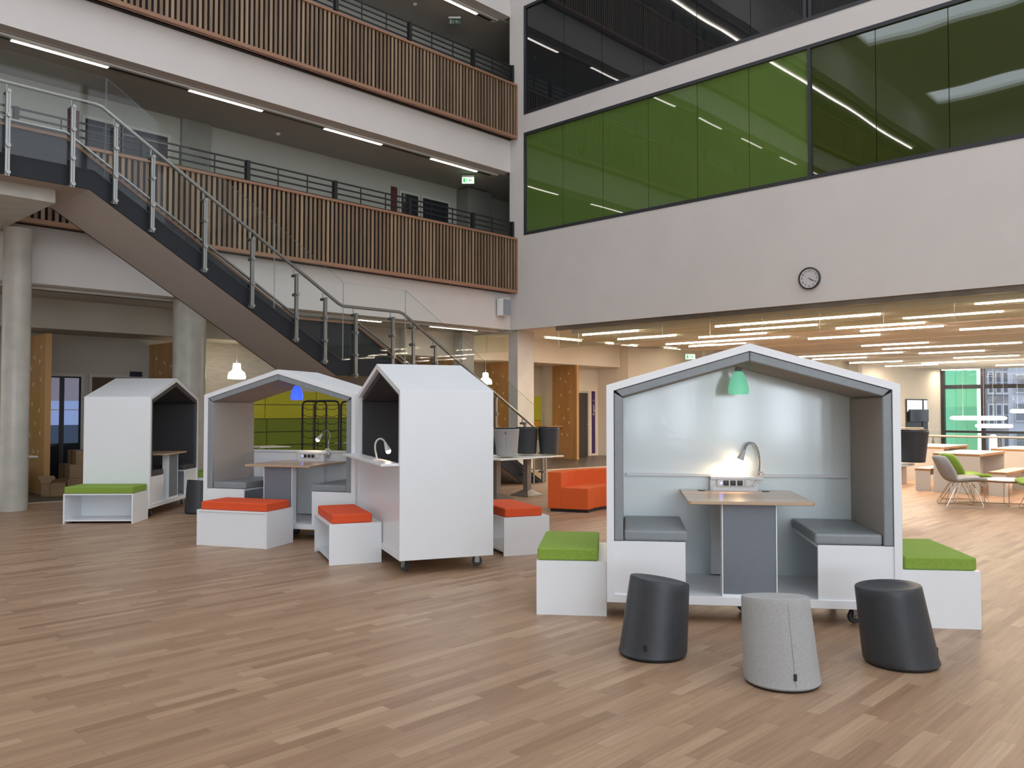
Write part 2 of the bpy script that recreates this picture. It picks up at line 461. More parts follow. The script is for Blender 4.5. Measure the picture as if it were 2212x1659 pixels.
def slat_parapet(z0, label, xa=-17.9):
    t = thing('slatted_balustrade', label, 'balustrade', (XB, 14.24, z0))
    w = MB(); n = 0; x = -0.06
    L = XB - xa
    h = 1.36
    while x > -L:
        w.box(x - 0.053, x, -0.02, 0.0, 0.07, h - 0.05); x -= 0.1
    w.build('slats', SLAT, t)
    MB().box(-L, 0, -0.05, 0.10, 0.0, 0.07).build('bottom_rail', SLATR, t)
    MB().box(-L, 0, -0.05, 0.19, h - 0.05, h).build('top_rail', SLATR, t)
    MB().box(-0.04, 0, -0.05, 0.1, 0.07, h - 0.05).build('end_trim', SLATR, t)
    MB().box(-L, -0.05, 0.03, 0.06, 0.07, h - 0.05).build('backing', SLATB, t)
    MB().box(-L, -0.05, 0.06, 0.20, 0.0, 0.045).build('bracket', SLATB, t)
    return t
slat_parapet(4.36, 'larch slatted balustrade front of the first gallery, behind the staircase')
slat_parapet(8.19, 'larch slatted balustrade front of the second gallery, top of the picture')
slat_parapet(12.12, 'larch slatted balustrade front of the third gallery, above the frame')
def gallery_rail(z0, label):
    t = thing('gallery_railing', label, 'railing', (0, 14.36, z0))
    posts = [15.0, 13.66, 11.725, 9.79, 7.856, 5.92, 3.985]
    x = 3.985
    while x > XW: x -= 1.935; posts.append(x)
    for k, p in enumerate(posts):
        MB().box(p - 0.035, p + 0.035, -0.05, 0.05, -0.018, 0.40).build('post', BLK, t)
    for k in range(4):
        z = 0.385 - k * 0.1185
        MB().box(posts[-1], 15.0, -0.012, 0.012, z - 0.014, z + 0.014).build('rail', BLK, t)
    w = MB()
    for p in posts[1:8]:
        for q in (0.645, 1.29): w.box(p + q - 0.008, p + q + 0.008, -0.010, 0.010, 0.03, 0.385)
    w.build('thin_uprights', BLK, t)
    return t
gallery_rail(5.74, 'black four-bar metal railing above the first gallery slats')
gallery_rail(9.66, 'black four-bar metal railing above the second gallery slats')
gallery_rail(13.6, 'black four-bar metal railing above the third gallery slats')

# ceiling light tracks and strip lamps along the galleries
def track(z, i, lvl):
    t = thing('light_track', 'white light trough running along the %s gallery ceiling' % lvl, 'light trough', (0, 14.86, z))
    MB().box(XW, 14.9, -0.12, 0.06, -0.036, 0).build('housing', mat('trough_white', (0.62, 0.60, 0.55), 0.7), t)
    MB().box(XW, 14.75, -0.045, 0.045, -0.0385, -0.036).build('dark_slot', BLK, t)
track(3.458, 0, 'ground floor'); track(7.388, 1, 'first floor'); track(11.318, 2, 'second floor'); track(15.248, 3, 'third floor')
def strip(x0, z, label, m=STRIP, y=14.86, L=1.48, g=None):
    o = MB().box(-L / 2, L / 2, -0.037, 0.033, -0.049, -0.0405).build('strip_light', m)
    o.location = (x0 + L / 2, y, z)
    return tag(o, label, 'strip light', g)
ords = ['nearest the corner', 'second from the corner', 'third from the corner', 'fourth from the corner', 'at the left edge']
for lv, (z, nm) in enumerate(((3.46, 'ground floor'), (7.39, 'first gallery'), (11.32, 'second gallery'))):
    for k in range(10 if lv else 2):
        x = 12.78 - k * 2.915
        if k < 5: lb = 'lit strip lamp in the %s ceiling, %s' % (nm, ords[k])
        else: lb = 'lit strip lamp of the %s ceiling, seen only as a reflection in the glazing' % nm
        strip(x, z, lb, g='strip lamps along the %s' % nm)
for k in range(20):
    strip(12.4 - k * 1.52, 15.25, 'high-level strip lamp seen only as a reflected dash in the glazing', STRIPHI, y=15.35, g='high-level strip lamps')
# ground floor ceiling lamps beyond the corner
for x, y, lb in ((16.95, 14.98, 'ceiling strip lamp right of the corner pillar, nearest to it'), (19.6, 14.96, 'ceiling strip lamp over the booths, middle of the three right of the pillar'), (22.3, 14.74, 'ceiling strip lamp beside the lit exit sign')):
    strip(x, 3.462, lb, y=y, L=1.5, m=emis('strip_lamp_warm', (1.0, 0.85, 0.66), 12))

# gallery doors, signs, piers (first gallery rear wall at Y 16.55)
REDS = mat('maroon_sign', (0.085, 0.012, 0.016), 0.5)
WHT = mat('white_print', (0.8, 0.8, 0.78), 0.5)
def door(n, x0, x1, z0, z1, y=16.55, m=DGLASS, frame=mat('pale_door_frame', (0.52, 0.50, 0.44), 0.6), handle=True):
    b = MB(); w = 0.06
    b.box(x0 - w, x0, y - 0.04, y, z0, z1 + w); b.box(x1, x1 + w, y - 0.04, y, z0, z1 + w); b.box(x0, x1, y - 0.04, y, z1, z1 + w)
    r = struct(b.build('door_%d' % n, frame))
    MB().box(x0, x1, y - 0.025, y, z0, z1).build('door_leaf', m, r)
    if handle: MB().tube([(x1 - 0.08, y - 0.03, z0 + 1.0), (x1 - 0.08, y - 0.08, z0 + 1.0), (x1 - 0.2, y - 0.08, z0 + 1.0)], 0.01).build('door_handle', STEEL, r)
for n, a, c in ((1, 5.74, 6.37), (2, 6.42, 7.30), (3, 13.24, 13.79), (4, 13.94, 14.82)): door(n, a, c, 4.58, 6.93)
for n, a, c in ((5, 9.5, 10.3), (6, 14.0, 14.9)): door(n, a, c, 8.5, 10.8)
def sign(name, label, x0, x1, z0, z1, y, m, text, tz):
    t = thing(name, label, 'sign', ((x0 + x1) / 2, y, z0))
    w = (x1 - x0) / 2
    MB().box(-w, w, -0.02, 0, 0, z1 - z0).build('panel', m, t)
    for s, sz, zz, rot in text:
        M = Matrix.Translation((0, -0.022, zz)) @ Matrix.Rotation(R(90), 4, 'X') @ Matrix.Rotation(R(rot), 4, 'Z')
        text_mesh(s, sz, WHT, t, M)
    return t
sign('wayfinding_sign', 'tall maroon sign board behind the staircase railing on the first gallery', 5.44, 5.64, 4.6, 7.04, 16.55, REDS, [('0.1', 0.08, 1.35, 0), ('Exit', 0.1, 1.0, 90)], 0)
sign('wayfinding_sign', 'tall maroon sign board beside the right pair of gallery doors', 12.93, 13.12, 4.6, 7.04, 16.55, REDS, [('9.17', 0.07, 1.5, 0), ('Art', 0.11, 1.05, 90)], 0)
MB().box(7.57, 8.19, 16.47, 16.6, 4.55, 7.39).build('trim_6', mat('dark_cast_concrete', (0.27, 0.27, 0.235), 0.8, noise=0.08, nscale=3))['kind'] = 'structure'
tag(MB().box(15.14, 16.02, 16.1, 16.54, 4.55, 7.35).build('tall_cupboard', mat('grey_cupboard', (0.22, 0.21, 0.19), 0.6)), 'grey full-height cupboard at the right end of the first gallery', 'cupboard')
t = thing('reception_desk', 'oak-fronted desk at the right end of the first gallery', 'desk', (16.65, 16.05, 4.56))
MB().box(-0.5, 1.2, -0.3, 0.3, 0, 1.0).build('body', OAKP, t); MB().box(-0.55, 1.25, -0.35, 0.35, 1.0, 1.04).build('top', OAKP, t)
def exit_sign(x, y, z, label, lit, rz):
    t = thing('exit_sign', label, 'exit sign', (x, y, z), rz)
    gm = emis('exit_sign_green', (0.05, 0.5, 0.12), 1.0) if lit else mat('unlit_green', (0.01, 0.05, 0.03), 0.4)
    MB().box(-0.15, 0.15, -0.012, 0.012, 0, 0.15).build('panel', emis('exit_sign_face', (0.55, 1, 0.6), 2.2) if lit else gm, t)
    MB().box(-0.15, 0.15, -0.03, 0.03, 0.15, 0.19).build('bracket', WHT, t)
    pm = gm if lit else mat('dim_white_print', (0.25, 0.27, 0.25), 0.5)
    w = MB()   # running figure, arrow and doorway
    w.box(-0.125, -0.065, -0.016, 0.016, 0.02, 0.13)
    w.prism([(0.01, 0.075), (0.055, 0.12), (0.055, 0.09), (0.10, 0.09), (0.10, 0.06), (0.055, 0.06), (0.055, 0.03)], -0.016, 0.016, 'y')
    w.prism([(-0.05, 0.03), (-0.035, 0.03), (-0.02, 0.07), (-0.005, 0.03), (-0.02, 0.12), (-0.035, 0.12)], -0.016, 0.016, 'y')
    w.build('pictogram', pm, t)
    return t
exit_sign(14.36, 15.27, 7.15, 'lit green exit sign hanging under the first gallery ceiling', True, R(-46))
exit_sign(13.95, 15.33, 11.06, 'dark unlit exit sign hanging under the second gallery ceiling', False, R(-46))
exit_sign(23.4, 14.5, 3.1, 'lit green exit sign above the white booth roof, near the warm strip lamp', True, R(-46))
def detector(x, y, z, label):
    o = MB().lathe([(0.05, 0), (0.05, -0.02), (0.03, -0.045), (0.01, -0.05)], n=16).build('smoke_detector', WHT, smooth=True)
    o.location = (x, y, z); return tag(o, label, 'detector')
detector(12.9, 15.6, 11.31, 'round white detector on the second gallery ceiling')
detector(9.4, 15.9, 7.38, 'round white detector on the first gallery ceiling above the grey pier')

# ------------------------------------------------------------------ ground floor under the galleries
b = MB(); b.box(2.0, 19.6, 17.4, 17.6, 0, 3.45)
struct(b.build('wall_back', CONCW))
b = MB(); b.box(2.0, 8.3, 17.36, 17.4, 0, 3.45); b.box(13.4, 19.6, 17.36, 17.4, 0, 3.45)
struct(b.build('wall_back_left', BULK_SHADE))
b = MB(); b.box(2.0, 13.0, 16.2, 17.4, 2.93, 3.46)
struct(b.build('ceiling_bulkhead', BULK_SHADE))
b = MB(); b.box(13.0, 21.75, 16.05, 17.4, 2.83, 3.46)
struct(b.build('ceiling_bulkhead', CREAM))
b = MB(); b.box(19.5, 21.75, 16.95, 17.1, 0, 3.45); b.box(21.765, 21.9, 16.21, 17.1, 0, 3.76); b.box(19.5, 19.6, 17.1, 17.6, 0, 3.45)
b.prism([(21.76, 15.75), (21.76, 16.2), (41.9, 12.9), (41.9, 12.6), (22.15, 15.75)], 0, 3.76)
b.prism([(30.0, 14.3), (41.9, 12.6), (41.9, 12.9), (30, 14.6)], -3.5, 0)
struct(b.build('wall_hall', CREAM))
door(7, 20.72, 21.18, 0.01, 2.02, y=16.95, m=mat('dark_door', (0.05, 0.045, 0.045), 0.5))
sign('wayfinding_sign', 'tall purple sign board beside the dark door right of the oak screens', 21.42, 21.58, 0.08, 2.08, 16.95, mat('purple_sign', (0.055, 0.02, 0.14), 0.5), [('1.3', 0.08, 1.7, 0), ('English', 0.13, 1.4, 90)], 0)
# left glazed door, brown door beside it
BLUE = mat('blue_lit_glazing', (0.10, 0.13, 0.2), 0.1)
door(8, 4.95, 6.02, 0.01, 2.13, y=17.36, m=DGLASS, handle=False)
for z0, z1, c in ((1.66, 2.10, (0.24, 0.24, 0.32)), (1.2, 1.66, (0.30, 0.42, 0.78)), (0.85, 1.2, (0.05, 0.08, 0.14))):
    struct(MB().box(5.0, 5.97, 17.30, 17.332, z0, z1).build('door_pane', emis('view_through_glass_door_%d' % int(z0 * 10), c, 0.55)))
struct(MB().box(5.62, 5.70, 17.27, 17.30, 0.0, 2.13).build('door_mullion', FR))
struct(MB().box(5.0, 5.97, 17.28, 17.30, 1.48, 1.50).build('door_rail', WHT))
door(9, 6.22, 7.25, 0.01, 2.13, y=17.36, m=mat('brown_door', (0.085, 0.05, 0.03), 0.5))
t = thing('wall_sign', 'small dark blue sign plate above the white booth at far left', 'sign', (7.05, 17.30, 2.16))
MB().box(-0.12, 0.12, -0.02, 0.0, 0, 0.1).build('panel', mat('navy_plate', (0.01, 0.012, 0.035), 0.5), t)

def column(x, y, r, z1, label):
    o = MB().lathe([(r, 0), (r, z1)], n=48).build('round_concrete_column', CONC, smooth=True)
    o.location = (x, y, 0); tag(o, label, 'column')
column(3.95, 14.03, 0.19, 4.2, 'round concrete column at the left edge of the picture')
column(6.90, 14.62, 0.28, 3.46, 'round concrete column behind the two left booths, under the stairs')
def pillar(x0, x1, y0, y1, z1, label, m=CONC):
    o = MB().box(x0, x1, y0, y1, 0, z1).build('square_concrete_pillar', m, bevel=0.01); tag(o, label, 'pillar')
PC = mat('pale_cast_concrete', (0.50, 0.475, 0.43), 0.7, noise=0.08, nscale=2.5, bump=0.05, bscale=20)
pillar(15.12, 15.72, 14.28, 14.6, 3.46, 'pale concrete pillar at the corner of the two walls, behind the black bins', PC)
pillar(14.35, 14.75, 15.45, 15.8, 3.45, 'concrete pillar seen through the staircase glass, left of the corner pillar')
pillar(23.8, 24.4, 13.9, 14.3, 3.45, 'concrete pillar showing above the peak of the big white booth', PC)
pillar(34.0, 34.35, 13.3, 13.6, 3.45, 'pale pillar just right of the big white booth against the far wall', PC)
o = MB().box(1.5, 3.78, 11.9, 14.4, 4.2, 4.37).build('concrete_landing_slab', CONC)
tag(o, 'concrete slab over the left column carrying the stair landing', 'slab')

# oak screens with triangular cut-outs
def screen(x, label):
    t = thing('oak_screen', label, 'screen', (x, 15.95, 0))
    dl = 0.98 if x > 19 else 1.4
    pm = MB().box(-0.02, 0.02, 0.08, dl, 0, 2.82); nf = len(pm.bm.faces)
    MB().box(-0.05, 0.05, 0, 0.08, 0, 2.82).build('post', OAKP, t)
    rnd = random.Random(int(x * 10))
    w = pm
    PAT = [(0.2, 2.55), (0.55, 2.4), (0.95, 2.5), (0.3, 2.3), (0.75, 2.2), (1.0, 2.05), (0.2, 2.0), (0.55, 1.9), (0.85, 1.75), (0.6, 1.55), (0.25, 1.45), (0.9, 1.35), (1.0, 1.2), (0.45, 1.2), (0.2, 1.05), (0.7, 1.0), (0.85, 0.85), (0.25, 0.7), (0.5, 0.72), (0.95, 0.62)]
    for u, z in PAT:
        if u > dl - 0.25: continue
        u += rnd.uniform(-.04, .04); s = 0.075
        k = rnd.choice([0, 1, 2]); tri = [[(0, 0), (s, 0), (s, s)], [(0, s), (s, s), (s * .7, 0)], [(0, 0), (s, 0), (0, s)]][k]
        w.prism([(u + 0.08 + a, z + c) for a, c in tri], -0.024, 0.024, 'x')
    for fi, f in enumerate(w.bm.faces): f.material_index = 0 if fi < nf else 1
    po = w.build('panel', OAKP, t); po.data.materials.append(mat('pale_cutout_edge', (0.75, 0.66, 0.5), 0.6))
    if x > 16:
        MB().box(-0.75, -0.02, 0.55, 0.95, 0.96, 1.0).build('ledge', OAKP, t)
for x, lb in ((5.0, 'oak screen with triangle cut-outs beside the left column'), (7.36, 'oak screen partly hidden behind the second round column'), (14.5, 'oak screen glimpsed through the lower staircase glass'), (17.0, 'oak screen with triangle cut-outs left of the corner pillar'), (19.5, 'oak screen with triangle cut-outs right of the corner pillar')):
    screen(x, lb)

# upholstered wall panels and booths
LIME = mat('lime_felt', (0.42, 0.42, 0.03), 0.9, noise=0.05, nscale=30)
OLIVE = mat('olive_green_felt', (0.15, 0.20, 0.02), 0.9, noise=0.05, nscale=30)
OCHRE = mat('ochre_felt', (0.55, 0.30, 0.02), 0.9)
def panel(x0, x1, z0, z1, m, label, g, y=17.33):
    o = MB().box(x0 + 0.006, x1 - 0.006, y - 0.05, y, z0 + 0.006, z1 - 0.006).build('wall_panel', m, bevel=0.012); tag(o, label, 'wall panel', g)
xs = [8.9, 9.95, 11.3, 12.65, 13.4]
for i in range(4):
    w = ['left', 'middle left', 'middle right', 'right'][i]
    panel(xs[i], xs[i + 1], 1.60, 1.92, LIME, 'lime felt wall panel, top row, %s, seen through the opening of the middle booth' % w, 'lime wall panels')
    panel(xs[i], xs[i + 1], 1.28, 1.60, LIME, 'lime felt wall panel, second row, %s, seen through the opening of the middle booth' % w, 'lime wall panels')
    panel(xs[i], xs[i + 1], 0.98, 1.28, OLIVE, 'olive felt back panel, upper row, %s, behind the black racks' % w, 'olive back panels', 17.25)
    panel(xs[i], xs[i + 1], 0.68, 0.98, OLIVE, 'olive felt back panel, middle row, %s, behind the black racks' % w, 'olive back panels', 17.25)
    panel(xs[i], xs[i + 1], 0.44, 0.68, OLIVE, 'olive felt back panel, low row, %s, behind the black racks' % w, 'olive back panels', 17.25)
for x0, x1, nm in ((14.7, 16.9, 'left of the corner pillar'), (17.2, 19.4, 'right of the corner pillar'), (2.6, 4.8, 'beside the left column')):
    panel(x0, x1, 1.15, 1.9, LIME, 'lime felt wall panel in the booth %s' % nm, 'booth panels', 17.34)
    panel(x0, x1, 0.6, 1.15, OCHRE if x0 > 10 else OLIVE, 'lower felt wall panel in the booth %s' % nm, 'booth panels', 17.34)
def booth(x0, x1, m, label, y0=16.55):
    t = thing('booth_bench', label, 'bench', ((x0 + x1) / 2, 16.9, 0)); w = (x1 - x0) / 2
    MB().box(-w, w, y0 - 16.9, 0.4, 0, 0.3).build('base', mat('dark_brown_plinth', (0.08, 0.055, 0.04), 0.7), t)
    MB().box(-w, w, y0 - 16.93, 0.4, 0.3, 0.45).build('seat', m, t, bevel=0.03)
booth(8.4, 13.3, OLIVE, 'long olive upholstered bench under the felt wall panels', 16.75)
booth(3.0, 4.6, OLIVE, 'green upholstered booth seat beside the left column', 16.3)
WT = mat('white_tabletop', (0.80, 0.79, 0.72), 0.35)
def cafe(x, y, w, d, h, label, rz=0.0, g=None):
    t = thing('pedestal_table', label, 'table', (x, y, 0), rz, g)
    MB().box(-w / 2, w / 2, -d / 2, d / 2, h - 0.025, h).build('tabletop', WT, t, bevel=0.006)
    MB().tube([(0, 0, 0.02), (0, 0, h - 0.025)], 0.035, 12).build('column', ALU, t)
    MB().lathe([(0.22, 0), (0.22, 0.012), (0.05, 0.03)], n=24).build('base', ALU, t)
cafe(9.2, 15.9, 0.7, 0.7, 0.73, 'white table seen through the opening of the middle booth at its left')
cafe(11.9, 16.1, 1.3, 0.7, 0.73, 'white table seen through the opening of the middle booth behind the desk lamp')
cafe(4.35, 15.6, 0.6, 0.7, 0.73, 'white table poking out right of the left round column')
# wire racks
def rack(x, y, label):
    t = thing('wire_rack', label, 'display rack', (x, y, 0), R(-46))
    W2, Hh = 0.245, 1.668
    MB().tube([(-W2, 0, 0.03), (-W2, 0, Hh - 0.08), (-W2 + 0.03, 0, Hh - 0.02), (-W2 + 0.09, 0, Hh), (W2 - 0.09, 0, Hh), (W2 - 0.03, 0, Hh - 0.02), (W2, 0, Hh - 0.08), (W2, 0, 0.03)], 0.021, 8).build('frame', BLK, t, smooth=True)
    MB().box(-W2 - 0.03, W2 + 0.03, -0.16, 0.16, 0.0, 0.03).build('foot_frame', BLK, t)
    for k in range(10):
        w = MB(); z = 0.2 + k * 0.147
        w.tube([(-W2, -0.03, z), (-0.17, -0.03, z), (-0.15, -0.03, z - 0.03), (-0.03, -0.03, z - 0.03), (-0.01, -0.03, z), (0.03, -0.03, z), (0.05, -0.03, z - 0.03), (0.17, -0.03, z - 0.03), (0.19, -0.03, z), (W2, -0.03, z)], 0.006, 5)
        w.build('wire_shelf', BLK, t)
    MB().tube([(-0.02, -0.03, 0.03), (-0.02, -0.03, Hh)], 0.006, 5).build('centre_wire', BLK, t)
def rack_at(px, d): return (0.6915 * (px - 1106) / F_PX * d + 0.7224 * d, -0.7224 * (px - 1106) / F_PX * d + 0.6915 * d)
rack(*rack_at(679.5, 17.35), 'black wire rack behind the opening of the middle booth, left one')
rack(*rack_at(706.5, 17.0), 'black wire rack behind the opening of the middle booth, middle one')
rack(*rack_at(762, 17.9), 'black wire rack behind the opening of the middle booth, right one')
# cardboard boxes
def carton(x, y, z, w, d, h, label, rz=0.0, open_=False):
    t = thing('cardboard_box', label, 'box', (x, y, z), rz, 'cardboard boxes by the glass door')
    if open_:
        w_ = MB()
        w_.box(-w / 2, w / 2, -d / 2, d / 2, 0, 0.02)
        w_.box(-w / 2, w / 2, -d / 2, -d / 2 + 0.01, 0, h); w_.box(-w / 2, w / 2, d / 2 - 0.01, d / 2, 0, h)
        w_.box(-w / 2, -w / 2 + 0.01, -d / 2, d / 2, 0, h); w_.box(w / 2 - 0.01, w / 2, -d / 2, d / 2, 0, h)
        w_.build('body', CARD, t)
        MB().add([(-w / 2, -d / 2, h), (w / 2, -d / 2, h), (w / 2, -d / 2 - 0.1, h + 0.08), (-w / 2, -d / 2 - 0.1, h + 0.08)], [(0, 1, 2, 3)]).add([(-w / 2, d / 2, h), (w / 2, d / 2, h), (w / 2, d / 2 + 0.1, h + 0.1), (-w / 2, d / 2 + 0.1, h + 0.1)], [(0, 1, 2, 3)]).build('flaps', CARD, t)
    else:
        MB().box(-w / 2, w / 2, -d / 2, d / 2, 0, h).build('body', CARD, t)
        MB().box(-w / 2 - 0.001, w / 2 + 0.001, -0.03, 0.03, 0.001, h + 0.001).build('tape', mat('parcel_tape', (0.22, 0.14, 0.07), 0.3), t)
carton(5.75, 16.3, 0.006, 0.75, 0.5, 0.27, 'large cardboard box at the bottom of the stack by the glass door')
carton(5.75, 16.3, 0.277, 0.72, 0.5, 0.24, 'cardboard box in the middle of the stack by the glass door', 0.04)
carton(5.82, 16.3, 0.518, 0.6, 0.42, 0.24, 'cardboard box on top of the stack by the glass door')
carton(5.02, 15.66, 0.006, 0.28, 0.28, 0.24, 'small open cardboard box beside the stack', 0.2, True)
o = MB().box(-0.05, 0.05, -0.03, 0.03, 0, 0.11).build('white_carton', WHT); o.location = (5.28, 15.72, 0.006); tag(o, 'tiny white carton on the dark floor before the boxes', 'carton')

def bell_pendant(x, y, z, ztop, label, s=1.0, mcol=None):
    t = thing('pendant_lamp', label, 'pendant lamp', (x, y, z))
    MB().lathe([(0.165 * s, 0), (0.17 * s, 0.04 * s), (0.15 * s, 0.12 * s), (0.085 * s, 0.17 * s), (0.078 * s, 0.20 * s), (0.068 * s, 0.30 * s), (0.01, 0.305 * s)], n=32).build('lamp_shade', emis('glowing_opal_shade', (1.0, 0.86, 0.66), 12), t, smooth=True)
    MB().tube([(0, 0, 0.305 * s), (0, 0, ztop - z)], 0.004, 6).build('cord', WHT, t)
bell_pendant(8.80, 16.45, 2.14, 2.93, 'glowing bell-shaped pendant in front of the concrete wall left of the stairs', s=1.08)
bell_pendant(15.55, 15.85, 2.16, 3.46, 'glowing bell-shaped pendant peeking over the sloping roof of the blank-ended booth')

# ------------------------------------------------------------------ staircase
YN, YF = 11.53, 13.03
up_k, ld0, ld1, ft = (4.11, 4.72), (7.99, 2.395), (9.02, 2.395), (13.0, 0.0)
st = thing('staircase', 'dark-sided staircase with mid landing rising to the left gallery', 'staircase', (0, 0, 0))
TOP = [(-1.0, 4.72), up_k, ld0, ld1, ft]
BOT = [(12.4, 0.0), (8.95, 2.05), (7.93, 2.05), (4.08, 4.37), (-1.0, 4.37)]
for y0, y1 in ((YN, YN + 0.03), (YF - 0.03, YF)):
    MB().prism(TOP + BOT, y0, y1, 'y').build('stringer', DARKST, st)
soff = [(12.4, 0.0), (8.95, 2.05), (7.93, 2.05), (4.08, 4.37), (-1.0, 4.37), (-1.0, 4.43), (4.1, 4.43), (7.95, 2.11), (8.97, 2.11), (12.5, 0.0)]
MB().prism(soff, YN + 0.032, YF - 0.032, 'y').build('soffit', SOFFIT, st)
stp = [(-1.0, 4.66), (4.15, 4.66)]
n = 14
for k in range(n):
    x = 4.15 + (7.9 - 4.15) * k / n; z = 4.66 - 2.3 * (k + 1) / n
    stp += [(x, z), (x + (7.9 - 4.15) / n, z)]
stp += [(9.0, 2.36)]
for k in range(13):
    x = 9.0 + 3.75 * k / 13; z = 2.36 - 2.36 * (k + 1) / 13
    stp += [(x, max(z, 0.0)), (x + 3.75 / 13, max(z, 0.0))]
stp = stp[:-1] + [(12.55, 0.0), (8.97, 2.12), (7.95, 2.12), (4.1, 4.44), (-1.0, 4.44)]
MB().prism(stp, YN + 0.032, YF - 0.032, 'y').build('steps', mat('grey_stair_tread', (0.16, 0.15, 0.15), 0.7), st)
# far parapet
far_top = [(-1.0, 5.40), (4.23, 5.39), (7.96, 3.08), (9.25, 3.08), (10.45, 2.36)]
MB().prism(far_top + [(10.45, 1.54), (9.02, 2.39), (7.99, 2.39), (4.11, 4.72), (-1, 4.72)], YF - 0.06, YF - 0.031, 'y').build('far_parapet', mat('dark_parapet_panel', (0.016, 0.019, 0.026), 0.5, spec=0.3), st)
cap = [(x, z + 0.045) for x, z in far_top]
MB().prism(far_top + cap[::-1], YF - 0.11, YF + 0.03, 'y').build('parapet_capping', SLATR, st)
MB().tube([(x - 0.02, YF - 0.17, z + 0.07) for x, z in far_top + [(12.9, 0.92)]], 0.024, 10).build('far_handrail', STEEL, st, smooth=True)
# near handrail, posts, glass
rail = [(-1.0, YN - 0.02, 5.50), (4.12, YN - 0.02, 5.50), (4.2, YN - 0.02, 5.485), (7.93, YN - 0.02, 3.225), (8.02, YN - 0.02, 3.19), (9.18, YN - 0.02, 3.19), (9.28, YN - 0.02, 3.165), (13.0, YN - 0.02, 0.94)]
MB().tube(rail, 0.026, 12).build('near_handrail', STEEL, st, smooth=True)
def stair_post(x, zt, zb):
    y = YN - 0.10
    p = MB().box(x - 0.032, x - 0.006, y - 0.02, y + 0.02, zb - 0.04, zt).build('baluster_post', STEEL, st)
    w = MB()
    w.box(x - 0.002, x + 0.02, y - 0.02, y + 0.02, zb - 0.04, zt)
    for z in (zb, zb + 0.33, zb + 0.70): w.tube([(x, y - 0.045, z), (x, YN + 0.002, z)], 0.026, 12)
    w.tube([(x, y - 0.03, zt), (x, YN + 0.03, zt)], 0.024, 12)
    w.tube([(x, YN - 0.02, zt), (x, YN - 0.02, zt + 0.13)], 0.010, 8)
    w.build('clamp', STEEL, p, smooth=True)
def zrail(x):
    P = [(-1, 5.5), (4.16, 5.5), (7.97, 3.19), (9.24, 3.19), (13.0, 0.94)]
    for (a, za), (c, zc) in zip(P, P[1:]):
        if x <= c: return za + (zc - za) * (x - a) / (c - a)
    return 1
for x in (2.35, 3.09, 3.83, 4.36, 4.855, 5.61, 6.353, 7.107, 7.634, 8.227, 8.997, 9.45, 9.963, 10.73, 11.5, 12.32, 12.85):
    zt = zrail(x) - 0.13
    stair_post(x, zt, zt - 1.0)
for x, zt in ((11.67, 1.05), (12.66, 0.98), (13.03, 0.92)):
    MB().tube([(x, YN - 0.02, 0), (x, YN - 0.02, zt)], 0.018, 10).build('foot_post', CHROME, st, smooth=True)
def pane(pts):
    w = MB().prism(pts, YN - 0.045, YN - 0.033, 'y')
    for f in w.bm.faces:
        f.normal_update()
        if abs(f.normal.y) < 0.5: f.material_index = 1
    w.build('glass_pane', GLASS, st).data.materials.append(GEDGE)
g_top = lambda x: (5.88 if x < 4.25 else 5.88 - (x - 4.25) * 0.612 if x < 8.01 else 3.58 if x < 9.31 else 3.58 - (x - 9.31) * 0.597)
g_bot = lambda x: (4.62 if x < 4.11 else 4.62 - (x - 4.11) * 0.599 if x < 7.99 else 2.30 if x < 9.02 else 2.30 - (x - 9.02) * 0.601)
J = [-0.5, 1.9, 4.25, 6.75, 8.01, 9.31, 10.62, 11.95, 12.98]
for a, c in zip(J, J[1:]):
    a2, c2 = a + 0.006, c - 0.006
    mids = [m for m in (4.11, 7.99, 9.02) if a2 < m < c2]
    pane([(a2, g_top(a2 + 1e-6)), (c2, g_top(c2 - 1e-6))] + [(c2, g_bot(c2))] + [(m, g_bot(m)) for m in mids[::-1]] + [(a2, g_bot(a2))])

